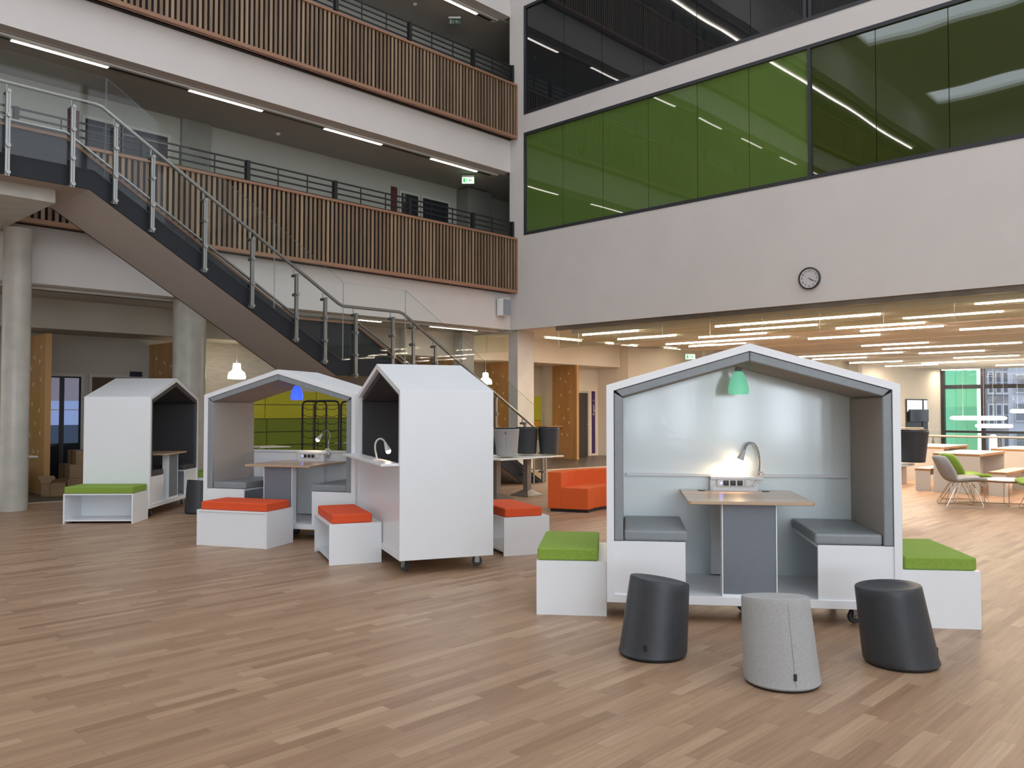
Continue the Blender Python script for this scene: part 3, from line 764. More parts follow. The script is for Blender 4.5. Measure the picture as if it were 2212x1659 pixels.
# ------------------------------------------------------------------ huts (mobile gabled booths)
WH, DH, HE, HA, HB = 1.0, 0.90, 1.672, 1.962, 0.13
def gable(off):
    """gable outline inset by off (perpendicular), from the bottom-left up and over"""
    th = math.atan2(HA - HE, WH)
    xe = WH - off
    ha = HA - off / math.cos(th)
    he = ha - xe * math.tan(th)
    return xe, he, ha
def hut(name_label, loc, rz, felt, vinyl, back):
    t = thing('gabled_booth', name_label, 'booth', (loc[0], loc[1], 0), rz, 'mobile gabled booths')
    T = 0.052
    xe, he, ha = gable(T)
    MB().prism([(-WH, HB), (-WH, HE), (0, HA), (WH, HE), (WH, HB), (xe, HB), (xe, he), (0, ha), (-xe, he), (-xe, HB)], 0, DH, 'y').build('shell', LAM, t, bevel=0.0015, seg=1)
    MB().box(-xe, xe, 0, DH, HB, HB + 0.058).build('base', LAM, t, bevel=0.0015, seg=1)
    # lining pads
    x2, h2, a2 = gable(T + 0.065)
    x1, h1, a1 = gable(T + 0.002)
    zb = 0.565
    for s in (-1, 1):
        MB().prism([(s * x1, zb), (s * x1, h1 - 0.012), (s * x2, h2 - 0.002), (s * x2, zb)], 0.012, DH - 0.04, 'y').build('side_pad', vinyl if False else felt, t, bevel=0.012, seg=3)
        MB().prism([(s * x1, zb), (s * x1, h1 - 0.012), (s * (x2 - .001), h2 - 0.002), (s * (x2 - .001), zb)], 0.006, 0.05, 'y').build('side_pad_edge', vinyl, t, bevel=0.010, seg=3)
        MB().prism([(0, a1 - 0.001), (s * (x1 - 0.012), h1 + 0.002), (s * (x2 + 0.005), h2 + 0.006), (0, a2)], 0.012, DH - 0.04, 'y').build('roof_pad', felt, t, bevel=0.006, seg=2)
        MB().prism([(s * 0.002, a1 - 0.001), (s * (x1 - 0.012), h1 + 0.002), (s * (x2 + 0.005), h2 + 0.005), (s * 0.002, a2 - .001)], 0.006, 0.05, 'y').build('roof_pad_edge', vinyl, t, bevel=0.007, seg=2)
    # seats
    for s in (-1, 1):
        a, c = sorted((s * 0.948, s * 0.449))
        MB().box(a, c, 0.012, 0.032, HB + 0.058, 0.563).build('seat_front', LAM, t)
        MB().box(a, c, 0.032, DH - 0.03, 0.543, 0.563).build('seat_board', LAM, t)
        a, c = sorted((s * 0.878, s * 0.432))
        MB().box(a, c, 0.02, DH - 0.045, 0.566, 0.640).build('seat_cushion', vinyl, t, bevel=0.016, seg=3)
    # table
    MB().prism([(-0.432, DH - 0.04), (-0.432, 0.0), (-0.412, -0.02), (0.41, -0.02), (0.43, 0.0), (0.43, DH - 0.04)], 0.833, 0.857, 'z').build('tabletop', OAKT, t, bevel=0.004)
    p = MB().box(-0.188, 0.172, 0.035, 0.12, 0.205, 0.832).build('pedestal', PED, t)
    w = MB(); w.box(-0.196, -0.1885, 0.03, 0.125, 0.188, 0.832); w.box(0.1725, 0.18, 0.03, 0.125, 0.188, 0.832); w.box(-0.1885, 0.1725, 0.03, 0.125, 0.188, 0.205)
    w.build('white_edging', LAM, p)
    # back panel
    if back == 'full':
        MB().prism([(-xe, HB + .058), (-xe, he), (0, ha), (xe, he), (xe, HB + .058)], DH - 0.035, DH - 0.012, 'y').build('back_board', LAMG, t)
    else:
        MB().box(-xe, xe, DH - 0.035, DH - 0.012, HB + 0.058, 0.985).build('back_board', LAM, t)
    MB().box(-0.86, 0.86, DH - 0.065, DH - 0.036, 0.962, 0.984).build('dado_ledge', LAM, t, bevel=0.003)
    cb = MB().box(-0.2, 0.165, DH - 0.12, DH - 0.04, 0.20, 0.947).build('cable_box', LAM, t)
    MB().box(-0.2, 0.205, DH - 0.15, DH - 0.04, 0.948, 0.968).build('power_shelf', LAM, t, bevel=0.002)
    if back == 'shelf':
        MB().box(-0.985, 0.99, DH - 0.01, DH + 0.17, 0.985, 1.008).build('outer_shelf', LAM, t, bevel=0.003)
    # castors
    for cx, cy, ca in ((-0.79, 0.09, 75), (0.72, 0.16, 20), (-0.80, 0.80, 35), (0.72, 0.78, 60), (0.0, 0.42, 10)):
        CM = Matrix.Translation((cx, cy, 0.0)) @ Matrix.Rotation(R(ca), 4, 'Z')
        k = MB().lathe([(0.030, -0.014), (0.046, -0.014), (0.050, -0.006), (0.050, 0.006), (0.046, 0.014), (0.030, 0.014)], n=24, M=CM @ Matrix.Translation((0, 0, 0.05)) @ Matrix.Rotation(R(90), 4, 'X')).build('castor', RUB, t, smooth=True)
        MB().box(-0.045, 0.045, -0.035, 0.035, HB - 0.012, HB, M=CM).box(-0.022, 0.022, -0.028, -0.020, 0.04, HB - 0.01, M=CM).box(-0.022, 0.022, 0.020, 0.028, 0.04, HB - 0.01, M=CM).tube([(0, -0.034, 0.05), (0, 0.034, 0.05)], 0.012, 10, M=CM).build('castor_fork', STEEL, k)
    return t
PODS = [((5.409, 2.873), 306.06), ((5.171, 8.708), 296.91), ((6.053, 6.54), 65.01), ((5.645, 12.361), 46.02)]
hut('large white gabled booth at the right, lit inside, with green lamp and oak table', PODS[0][0], R(PODS[0][1]), GREYF, GREYV, 'full')
hut('white gabled booth with blue lamp and half-height back, behind the orange benches', PODS[1][0], R(PODS[1][1]), GREYF, GREYV, 'half')
hut('white gabled booth seen from its blank end wall, with outer shelf and small lamp', PODS[2][0], R(PODS[2][1]), CHARF, CHARV, 'shelf')
hut('farthest left white gabled booth, charcoal inside, beside the round column', PODS[3][0], R(PODS[3][1]), CHARF, CHARV, 'full')
def podM(i):
    (x, y), a = PODS[i]
    return Matrix.Translation((x, y, 0)) @ Matrix.Rotation(R(a), 4, 'Z')
def in_pod(i, o, x, y, z, rz=0):
    o.location = podM(i) @ Vector((x, y, z)); o.rotation_euler = (0, 0, R(PODS[i][1]) + rz)
def shade_pendant(i, label, col, e, x=-0.02, y=0.45):
    t = thing('pendant_lamp', label, 'pendant lamp', (0, 0, 0))
    in_pod(i, t, x, y, 1.612)
    prof = [(0.070, 0), (0.076, 0.025), (0.075, 0.055), (0.063, 0.105), (0.046, 0.145), (0.030, 0.172)]
    MB().lathe(prof, n=40, caps=False).lathe([(r - 0.003, z + 0.0005) for r, z in prof], n=40, caps=False).build('lamp_shade', emis(label[:12], col, e), t, smooth=True)
    MB().lathe([(0.027, 0.172), (0.024, 0.20), (0.008, 0.205)], n=20).build('lamp_holder', mat('grey_lampholder', (0.25, 0.27, 0.26), 0.5), t, smooth=True)
    top = gable(0.119)[2] - abs(x) * 0.29 - 1.612
    MB().tube([(0, 0, 0.2), (0, 0, max(top, 0.215))], 0.003, 6).build('cord', WHT, t)
    return t
shade_pendant(0, 'green bell pendant hanging inside the large right booth', (0.20, 0.64, 0.42), 0.6)
shade_pendant(1, 'blue bell pendant hanging inside the middle booth', (0.05, 0.12, 0.95), 1.15)
def power_strip(i, label):
    t = thing('power_strip', label, 'power strip')
    in_pod(i, t, -0.02, DH - 0.120, 0.893)
    MB().box(-0.130, 0.130, -0.022, 0, 0, 0.054).build('body', WHT, t, bevel=0.005)
    for k in range(3):
        s = MB().box(-0.082 + k * 0.053, -0.040 + k * 0.053, -0.026, -0.02, 0.006, 0.046).build('socket', BLK, t, bevel=0.003)
        MB().box(-0.063 + k * 0.053, -0.059 + k * 0.053, -0.0265, -0.026, 0.032, 0.037).build('socket_pin_hole', WHT, s)
    w = MB()
    for k in range(4): w.box(0.072, 0.094, -0.0225, -0.021, 0.010 + k * 0.010, 0.0125 + k * 0.010)
    w.build('usb_ports', BLK, t)
    MB().box(-0.104, -0.094, -0.0235, -0.02, 0.02, 0.03).build('power_light', emis('blue_led', (0.06, 0.12, 1.0), 25), t)
    MB().tube([(-0.125, -0.01, 0.025), (-0.16, -0.01, 0.02), (-0.182, -0.01, 0.0), (-0.185, -0.005, -0.04), (-0.19, 0.0, -0.3)] if False else [(-0.125, -0.01, 0.025), (-0.15, -0.01, 0.02), (-0.165, -0.01, 0.0), (-0.168, -0.01, -0.033)], 0.003, 6).build('lead', WHT, t)
power_strip(0, 'white three-socket power strip under the shelf in the large right booth')
power_strip(1, 'white three-socket power strip under the shelf in the middle booth')
def gooseneck(i, label, base, pts, head_dir, warm, clamp=True):
    t = thing('clip_lamp', label, 'desk lamp')
    in_pod(i, t, *base)
    P = [Vector(q) for q in pts]; P = [P[0]] + P + [P[-1]]; pts2 = []
    for k in range(1, len(P) - 2):
        for u in (0, .25, .5, .75):
            pts2.append(0.5 * ((2 * P[k]) + (P[k + 1] - P[k - 1]) * u + (2 * P[k - 1] - 5 * P[k] + 4 * P[k + 1] - P[k + 2]) * u * u + (-P[k - 1] + 3 * P[k] - 3 * P[k + 1] + P[k + 2]) * u ** 3))
    pts2.append(P[-1])
    MB().tube(pts2, 0.0085, 10).build('gooseneck', STEEL if i != 2 else mat('pale_gooseneck', (0.6, 0.6, 0.58), 0.4), t, smooth=True)
    a = Vector(pts[-1]); d = Vector(head_dir).normalized()
    MB().tube([a - d * 0.004, a + d * 0.02, a + d * 0.075, a + d * 0.08], [0.011, 0.015, 0.029, 0.029], 20).build('lamp_head', mat('silver_lamp_head', (0.62, 0.66, 0.68), 0.4), t, smooth=True)
    c = a + d * 0.088
    MB().lathe([(0.004, -0.026), (0.018, -0.02), (0.026, 0), (0.018, 0.02), (0.004, 0.026)], c=tuple(c), n=20).build('bulb', emis('warm_bulb', (1.0, 0.68, 0.40), 45), t, smooth=True)
    w = MB()
    if clamp:
        w.box(-0.02, 0.028, -0.035, 0.035, -0.05, -0.01).tube([(-0.02, -0.01, -0.015), (-0.02, -0.03, 0.02), (0.03, -0.03, 0.02)], 0.008, 6).tube([(0, 0, -0.02), (0.035, -0.02, 0.012)], 0.009, 6).tube([(-0.01, -0.02, -0.04), (-0.05, -0.03, -0.09)], 0.011, 8)
    else:
        w.lathe([(0.045, 0.0), (0.045, 0.008), (0.01, 0.014)], n=20)
    w.build('clamp' if clamp else 'foot', mat('white_clamp', (0.75, 0.72, 0.70), 0.4), t)
    l = bpy.data.lights.new('lamp_bulb_light', 'SPOT'); l.energy = warm; l.color = (1.0, 0.64, 0.35); l.spot_size = R(150); l.spot_blend = 0.6; l.shadow_soft_size = 0.025
    lo = bpy.data.objects.new('lamp_bulb_light', l); COL.objects.link(lo); lo.parent = t
    lo.location = c + d * 0.03
    lo.rotation_euler = d.to_track_quat('-Z', 'Y').to_euler()
    return t
arc = lambda pts: pts
gooseneck(0, 'silver gooseneck lamp clipped to the ledge in the large right booth, lighting the board', (0.175, 0.80, 0.985),
    [(0, 0, -0.03), (0.004, 0, 0.06), (0.004, 0, 0.12), (-0.004, 0.0, 0.18), (-0.022, 0.0, 0.225), (-0.05, 0.0, 0.247), (-0.082, 0.0, 0.24), (-0.102, 0, 0.21), (-0.108, 0, 0.19)], (-0.42, 0.10, -0.9), 11)
gooseneck(1, 'white gooseneck lamp clipped to the low back of the middle booth', (0.195, 0.84, 0.985),
    [(0, 0, -0.1), (0, 0, 0.06), (0.012, 0, 0.13), (0.018, 0.0, 0.19), (0, 0.0, 0.235), (-0.035, 0.0, 0.25), (-0.075, 0.0, 0.235), (-0.092, 0, 0.205)], (-0.6, -0.1, -0.8), 1.6)
gooseneck(2, 'small lit gooseneck lamp on the outer shelf of the blank-ended booth', (-0.42, DH + 0.08, 1.009),
    [(0, 0, 0), (0, 0.012, 0.05), (0, 0.022, 0.11), (0, 0.018, 0.165), (0, -0.005, 0.198), (0, -0.035, 0.206), (0, -0.062, 0.19), (0, -0.075, 0.168)], (0.0, -0.35, -0.9), 1.2, clamp=False)
# grommets in the big booth's table, cables under the middle booth
for i, x in ((0, -0.27), (0, 0.22)):
    o = MB().lathe([(0.03, 0), (0.03, 0.003), (0.0, 0.003)], n=20).build('cable_grommet', BLK); in_pod(0, o, x, 0.76, 0.857)
    tag(o, 'black cable grommet in the oak table of the large booth, %s' % ('left' if x < 0 else 'right'), 'grommet')
o = MB().tube([(0.25 + 0.1 * math.sin(k * 1.3), 0.25 + 0.05 * math.cos(k * 2.1), 0.008 + 0.02 * (k % 3 == 1)) for k in range(24)], 0.004, 6).build('loose_cable', mat('grey_cable', (0.3, 0.3, 0.32), 0.5), smooth=True)
in_pod(1, o, 0.0, 0.15, 0.004); tag(o, 'grey cable bundled on the floor beneath the middle booth', 'cable')

# ------------------------------------------------------------------ box benches
LB, WB, HBN = 0.90, 0.51, 0.392
def bench(label, x, y, ang, hand, m, cush=0.085, flipped=False):
    """local: origin at the near corner, +x along the length, +y (hand) across"""
    t = thing('box_bench', label, 'bench', (x, y, 0), R(ang), 'box benches with loose cushions')
    s = hand
    def bx(x0, x1, y0, y1, z0, z1): 
        a, c = sorted((y0 * s, y1 * s)); return (x0, x1, a, c, z0, z1)
    T = 0.018
    for a, c in ((0, T), (LB - T, LB)): MB().box(*bx(a, c, 0, WB, 0, HBN)).build('side_panel', LAM, t)
    MB().box(*bx(T, LB - T, 0, WB, HBN - T, HBN)).build('top_panel', LAM, t)
    MB().box(*bx(T, LB - T, 0.02, WB - 0.02, 0.03, 0.03 + T)).build('bottom_panel', LAM, t)
    return t, bx
def cushion(t, bx, m, x0=0.03, x1=LB - 0.03, y0=0.03, y1=WB - 0.03, h=0.09):
    MB().box(*bx(x0, x1, y0, y1, HBN + 0.001, HBN + h)).build('cushion', m, t, bevel=0.014, seg=3)
# A: left of big booth
t, bx = bench('white box bench with green cushion against the left side of the large booth', 4.92, 3.76, 37.31, 1, GREEN)
MB().box(*bx(0.018, LB - 0.018, WB - 0.03, WB - 0.012, 0.05, HBN - 0.018)).build('back_panel', LAM, t)
cushion(t, bx, GREEN, x0=0.02, x1=LB - 0.02, y0=0.06, y1=WB - 0.005)
# D: right of big booth
t, bx = bench('white box bench with green cushion against the right side of the large booth', 6.39, 1.69, 36.99, 1, GREEN)
MB().box(*bx(0.018, LB - 0.018, WB - 0.03, WB - 0.012, 0.05, HBN - 0.018)).build('back_panel', LAM, t)
cushion(t, bx, GREEN, x0=0.02, x1=LB - 0.02, y0=0.015, y1=WB - 0.02)
# B: long orange bench in front of the middle booth, solid long side facing us
t, bx = bench('white box bench with orange cushion, long solid side to the front, before the middle booth', 4.74, 8.18, 115.69, -1, ORANGE)
MB().box(*bx(0.018, LB - 0.018, 0.012, 0.03, 0.0, HBN - 0.018)).build('back_panel', LAM, t)
cushion(t, bx, ORANGE)
# C: orange bench with its open side to the left
t, bx = bench('white box bench with orange cushion, open side to the left, before the blank-ended booth', 4.66, 6.89, 65.79, -1, ORANGE)
cushion(t, bx, ORANGE, x0=0.02, x1=LB - 0.02, y0=0.03, y1=WB - 0.09)
# E: orange bench right of the blank-ended booth
t, bx = bench('white box bench with orange cushion, half hidden right of the blank-ended booth', 6.18, 6.03, 66.2, -1, ORANGE)
cushion(t, bx, ORANGE, x0=0.02, x1=LB - 0.02, y0=0.02, y1=WB - 0.07)
# F: green bench before the farthest booth, open niche to the front
t, bx = bench('white open-fronted box bench with green cushion beside the farthest left booth', 4.58, 11.275, 135.9, -1, GREEN)
MB().box(*bx(0.018, LB - 0.018, WB - 0.03, WB - 0.012, 0.03, HBN - 0.018)).build('back_panel', LAM, t)
cushion(t, bx, GREEN, x0=0.01, x1=LB - 0.01, y0=0.0, y1=WB - 0.02)
# G: sliver of a green bench right of the farthest booth
t, bx = bench('green-cushioned box bench glimpsed between the farthest booth and the middle booth', 6.60, 12.90, 46.0, 1, GREEN)
cushion(t, bx, GREEN)

# ------------------------------------------------------------------ tapered stools
def stool(label, x, y, m, lean, high, rb=0.215, rt=0.186, off=0.05, h=0.455, tilt=0.028, flip=False, z=0.0, tagang=None, g=None):
    """base circle rb, smaller top rt shifted by off towards `lean` (deg), top tilted up towards `high`"""
    t = thing('tapered_stool', label, 'stool', (x, y, z), 0.0, g)
    n, K = 56, 10
    rings = []
    le, hi = R(lean), R(high)
    def ring(k, rr=None, zz=None):
        c = (off * k * math.cos(le), off * k * math.sin(le))
        r = rb + (rt - rb) * k if rr is None else rr
        return [(c[0] + r * math.cos(2 * PI * j / n), c[1] + r * math.sin(2 * PI * j / n), (h * k if zz is None else zz) + (tilt * k * math.cos(2 * PI * j / n - hi) * (r / rt))) for j in range(n)]
    rings.append(ring(0.0, rb * 0.96, 0.012)); rings.append(ring(0.0, rb, 0.022))
    for k in range(1, K): rings.append(ring(k / K))
    rings.append(ring(0.985)); 
    rings.append(ring(1.0, rt * 0.985, h + 0.001)); rings.append(ring(1.0, rt * 0.95, h + 0.004)); rings.append(ring(1.0, rt * 0.7, h - 0.004)); rings.append(ring(1.0, rt * 0.35, h - 0.010)); rings.append(ring(1.0, rt * 0.02, h - 0.012))
    vs = [p for r in rings for p in r]
    if flip: vs = [(a, -b, h + tilt * 0.0 + 0.03 - c) for a, b, c in vs]
    fs = [(i * n + j, i * n + (j + 1) % n, (i + 1) * n + (j + 1) % n, (i + 1) * n + j) for i in range(len(rings) - 1) for j in range(n)]
    fs += [tuple(range(n))[::-1]]
    MB().add(vs, fs).build('cover', m, t, smooth=True)
    zf = (h + 0.03 if flip else 0.0)
    MB().lathe([(rb * 0.93, 0.0), (rb * 0.95, 0.013)] if not flip else [(rb * 0.955, zf - 0.02), (rb * 0.955, zf + 0.006)], n=48).build('base_disc', BLK, t)
    if tagang is not None:
        a = R(tagang); zt = 0.085 if not flip else h + 0.03 - 0.075
        k = 0.075 / h
        c = (off * k * math.cos(le), off * k * math.sin(le)); r = rb + (rt - rb) * k + 0.002
        M = Matrix.Translation((c[0] + r * math.cos(a), (c[1] + r * math.sin(a)) * (-1 if flip else 1), zt)) @ Matrix.Rotation(a * (-1 if flip else 1) + PI / 2, 4, 'Z')
        MB().box(-0.008, 0.008, -0.003, 0.001, -0.018, 0.018, M=M).build('fabric_tag', BLK, t)
    if m == GRYFELT:
        a = R((tagang or 200)); w = []
        for k in range(11):
            q = k / 10 * 0.97
            c = (off * q * math.cos(le), off * q * math.sin(le)); r = rb + (rt - rb) * q + 0.0005
            zz = h * q + tilt * q * math.cos(a - hi) + 0.02 * (1 - q)
            if flip: w.append((c[0] + r * math.cos(a), -(c[1] + r * math.sin(a)), h + 0.03 - zz))
            else: w.append((c[0] + r * math.cos(a), c[1] + r * math.sin(a), zz))
        MB().tube(w, 0.0012, 5).build('seam', mat('seam_grey', (0.33, 0.33, 0.325), 0.9) if m == GRYFELT else BLK, t)
    return t
# camera-right is -46 deg, camera-forward is 44 deg
stool('black tapered stool left of the grey one, in front of the big booth', 4.363, 2.983, BLKV, -30, 155, rb=0.208, rt=0.18, off=0.05, tagang=-160, h=0.45, tilt=0.03)
stool('light grey felt tapered stool standing nearest the camera', 4.41, 2.165, GRYFELT, 75, 225, rb=0.205, rt=0.182, off=0.045, tagang=-133, h=0.46, tilt=0.022)
stool('black tapered stool at the right, leaning left beside the green bench', 5.226, 1.815, BLKV, 134, -60, rb=0.212, rt=0.184, off=0.075, h=0.455, tilt=0.012, tagang=-58)
stool('black stool on the floor between the two left booths', 5.74, 11.76, BLKV, 60, 200, off=0.04)

# ------------------------------------------------------------------ tables with upturned stools (centre)
def xtable(x, y, label, w=0.8, d=1.0, h=0.70, rz=0.0):
    t = thing('pedestal_table', label, 'table', (x, y, 0), rz)
    MB().box(-w / 2, w / 2, -d / 2, d / 2, h - 0.025, h).build('tabletop', WT, t, bevel=0.005)
    MB().box(-0.05, 0.05, -0.05, 0.05, 0.06, h - 0.025).build('column', ALU, t)
    s = 0.21
    MB().add([(-s, -s, 0.012), (s, -s, 0.012), (s, s, 0.012), (-s, s, 0.012), (-.06, -.06, 0.10), (.06, -.06, 0.10), (.06, .06, 0.10), (-.06, .06, 0.10), (-s, -s, 0), (s, -s, 0), (s, s, 0), (-s, s, 0)],
             [(0, 1, 5, 4), (1, 2, 6, 5), (2, 3, 7, 6), (3, 0, 4, 7), (4, 5, 6, 7), (8, 9, 1, 0), (9, 10, 2, 1), (10, 11, 3, 2), (11, 8, 0, 3), (11, 10, 9, 8)]).build('base', ALU, t)
xtable(10.83, 10.0, 'white pedestal table under the upturned black stools, right one')
xtable(10.02, 9.95, 'white pedestal table under the upturned grey stools, left one')
stool('upturned light grey stool on the left pedestal table, front one', 10.02, 9.72, GRYFELT, -30, 150, flip=True, z=0.70, rb=0.215, rt=0.17, off=0.04, tilt=0.0, tagang=140, g='upturned stools on the tables')
stool('upturned light grey stool on the left pedestal table, back one', 9.95, 10.22, GRYFELT, -30, 150, flip=True, z=0.70, rb=0.21, rt=0.17, off=0.04, tilt=0.0, g='upturned stools on the tables')
stool('upturned black stool on the right pedestal table, left one', 10.78, 9.97, BLKV, -30, 150, flip=True, z=0.70, rb=0.20, rt=0.165, off=0.03, tilt=0.0, g='upturned stools on the tables')
stool('upturned black stool at the right edge of the right pedestal table', 11.08, 9.72, BLKV, -30, 150, flip=True, z=0.70, rb=0.19, rt=0.16, off=0.02, tilt=0.0, g='upturned stools on the tables')
cafe(12.45, 4.72, 0.7, 1.0, 0.72, 'white table right behind the large booth carrying one upturned black stool')
stool('upturned black stool on the table just right of the large booth', 12.62, 4.18, BLKV, -30, 150, flip=True, z=0.72, rb=0.21, rt=0.165, off=0.045, tilt=0.0)

# orange sofa: curved modular seat, closed end towards us
t = thing('orange_sofa', 'orange felt curved modular sofa left of the large booth', 'sofa', (9.35, 8.22, 0), R(-67.5))
outer = [(1.25, 1.56), (0.9, 1.44), (0.56, 1.24), (0.34, 1.05), (0.17, 0.82), (0.06, 0.58), (0.0, 0.33), (0.0, 0.0)]
front = [(0.61, 0.0), (0.63, 0.24), (0.68, 0.46), (0.78, 0.66), (0.93, 0.82), (1.12, 0.93), (1.35, 1.0)]
inner = [(0.205, 0.0), (0.21, 0.28), (0.26, 0.52), (0.37, 0.75), (0.53, 0.95), (0.74, 1.12), (1.0, 1.25), (1.30, 1.33)]
MB().prism(inner[::-1] + front, 0.045, 0.352, 'z').build('seat', ORSOFA, t, bevel=0.006, seg=2, angle=50)
MB().prism(outer + inner, 0.045, 0.575, 'z').build('backrest', ORSOFA, t, bevel=0.008, seg=3, angle=50)
MB().prism([(x * 0.94 + 0.03, y * 0.94 + 0.03) for x, y in outer + front], 0.0, 0.045, 'z').build('plinth', BLK, t)

# ------------------------------------------------------------------ wall clock and speaker
t = thing('wall_clock', 'round black-rimmed wall clock on the white wall above the hall opening', 'clock', (XB, 6.75, 3.917))
MX = Matrix.Rotation(R(-90), 4, 'Y')   # local z -> -x (out of the wall)
MB().lathe([(0.20, 0.0), (0.205, 0.02), (0.205, 0.055), (0.19, 0.065), (0.182, 0.052), (0.18, 0.045)], n=64, M=MX, caps=False).build('rim', BLK, t, smooth=True)
MB().lathe([(0.181, 0.0), (0.181, 0.042)], n=64, M=MX).build('dial', mat('clock_dial', (0.62, 0.60, 0.60), 0.3, coat=0.5), t)
NUM = mat('clock_numeral', (0.03, 0.03, 0.03), 0.6)
faceM = Matrix(((0, 0, -1, -0.044), (-1, 0, 0, 0), (0, 1, 0, 0), (0, 0, 0, 1)))   # text plane -> wall plane, read from -x
for k in range(1, 13):
    a = R(90 - 30 * k)
    text_mesh(str(k), 0.052, NUM, t, faceM @ Matrix.Translation((0.143 * math.cos(a), 0.143 * math.sin(a), 0)), 'numeral')
for L_, wd_, ang, zz in ((0.12, 0.007, 90 - 121, 0.003), (0.085, 0.010, 90 - 126, 0.005)):
    M = faceM @ Matrix.Rotation(R(ang), 4, 'Z') @ Matrix.Translation((0, 0, zz))
    MB().box(-0.015, L_, -wd_ / 2, wd_ / 2, 0, 0.001, M=M).build('hand', NUM, t)
t = thing('wall_speaker', 'grey box loudspeaker on the balcony wall by the corner', 'speaker', (14.66, 14.45, 3.77), 0)
MB().prism([(-0.16, -0.06), (0.16, -0.06), (0.13, -0.24), (-0.13, -0.24)], 0, 0.42, 'z', M=Matrix.Translation((0, 0, 0))).build('cabinet', WHT, t, bevel=0.008)
MB().box(-0.125, 0.125, -0.252, -0.241, 0.015, 0.405).build('grille', mat('grey_grille', (0.25, 0.27, 0.30), 0.7), t)
MB().box(-0.05, 0.05, -0.06, 0.0, 0.15, 0.27).build('bracket', WHT, t)

# bronze head trim, smoke curtains
o = MB().box(XB + 0.04, XB + 0.12, YD, 13.0, 3.36, 3.462).build('trim_7', BRASSY); struct(o, 'bronze steel trim under the white wall')
def curtain(name, label, along, a0, a1, fixed, z0, z1, step):
    t = thing(name, label, 'smoke curtain', (0, 0, 0))
    a = a0
    while a < a1 - 0.01:
        c = min(a + step, a1)
        if along == 'y': MB().box(fixed - 0.005, fixed + 0.005, a + 0.006, c - 0.006, z0, z1).build('glass_pane', GLASSG, t); MB().box(fixed - 0.006, fixed + 0.006, c - 0.004, c + 0.004, z0 + 0.02, z1).build('joint_clip', GEDGE, t)
        else: MB().box(a + 0.006, c - 0.006, fixed - 0.005, fixed + 0.005, z0, z1).build('glass_pane', GLASSG, t); MB().box(c - 0.006, c + 0.006, fixed - 0.008, fixed + 0.008, z0 + 0.02, z1).build('joint_clip', STEEL, t)
        a = c
curtain('smoke_curtain', 'hanging glass smoke curtain along the head of the hall opening', 'y', -6, 13.0, XB + 0.16, 2.95, 3.40, 1.15)
curtain('smoke_curtain', 'hanging glass smoke curtain left of the corner pillar', 'y', 14.75, 16.9, 15.25, 2.95, 3.40, 0.75)

# ------------------------------------------------------------------ hall beyond the opening: ceiling, baffles, tubes
b = MB(); b.box(XB + 0.35, 21.9, YD, 13.1, 3.60, 3.7); b.box(XB + 0.35, 21.9, 13.1, 16.9, 3.455, 3.6); b.box(21.9, 41.9, YD, 16.2, 3.60, 3.7); b.box(XB + 0.35, 21.9, 13.1, 13.2, 3.6, 3.85)
struct(b.build('ceiling_hall', CREAM))
rafts = [(15.55, 18.9), (19.3, 22.3), (22.9, 26.0), (26.8, 30.0), (30.9, 34.2), (35.2, 38.4), (39.2, 41.6)]
rn = ['nearest the white wall', 'second from the white wall', 'third from the white wall', 'fourth from the white wall', 'fifth from the white wall', 'sixth from the white wall', 'by the far window']
rr = random.Random(3)
tubes = [(15.78, 11.14, 12.75), (17.41, 11.19, 12.92), (16.17, 5.91, 9.39), (17.30, 7.63, 9.41), (18.36, 9.32, 11.13), (19.68, 9.41, 12.96), (20.75, 11.14, 12.90), (18.42, 5.84, 7.69), (19.43, 5.79, 7.55), (17.26, 4.12, 5.87), (20.63, 4.0, 5.80), (15.73, 2.4, 4.18), (20.67, 7.57, 9.35), (23.98, 7.52, 9.29), (25.7, 5.71, 9.34), (27.52, 9.39, 12.79), (29.3, 11.19, 13.1), (28.5, 7.33, 9.22), (31.8, 7.16, 9.15), (32.6, 11.14, 13.1), (34.7, 9.26, 11.14), (36.0, 10.94, 12.99), (41.3, 10.9, 12.4),
         (16.9, 0.2, 2.6), (18.9, 0.4, 3.2), (17.6, -3.2, -0.4), (20.2, -2.0, 1.4), (24.5, 1.4, 4.6), (22.6, 0.0, 2.4), (27.5, 2.2, 5.2), (30.5, 1.0, 4.6), (35.0, 3.0, 6.5), (38.5, 6.0, 9.5), (19.2, -6.0, -4.2), (16.4, -6.5, -3.6)]
tx = [q[0] for q in tubes]
for (a, c), nm in zip(rafts, rn):
    w = MB(); x = a; k = 0
    while x < c:
        ye = 12.9 - 0.25 * (k % 3) - (0.6 if k % 5 == 2 else 0)
        near = [v for v in tx if abs(v - x) < 0.055]
        xq = x + (0.07 if near and x >= near[0] else -0.07 if near else 0)
        w.box(xq - 0.017, xq + 0.017, YD + 0.3, ye, 3.30, 3.41); x += 0.19; k += 1
    o = w.box(a - 0.02, c, YD + .5, YD + .54, 3.41, 3.60).box(a - 0.02, c, 0, .04, 3.41, 3.60).box(a - 0.02, c, 6, 6.04, 3.41, 3.60).box(a - 0.02, c, 12, 12.04, 3.41, 3.60).build('ceiling_baffle_raft', BAFF)
    tag(o, 'raft of pale timber ceiling baffles, ' + nm, 'ceiling baffle', 'timber baffle rafts')
b = MB()
for (a, c), (a2, c2) in zip(rafts, rafts[1:]): b.box(c + 0.05, a2 - 0.05, YD, 14.2, 3.31, 3.60)
struct(b.build('trim_8', CREAM))
def where(k, x, y):
    p = 'near' if x < 19.1 else 'middle' if x < 25 else 'far'
    q = 'left' if y > 10.5 else 'centre' if y > 6.5 else 'right'
    return p, q
cnt = {}
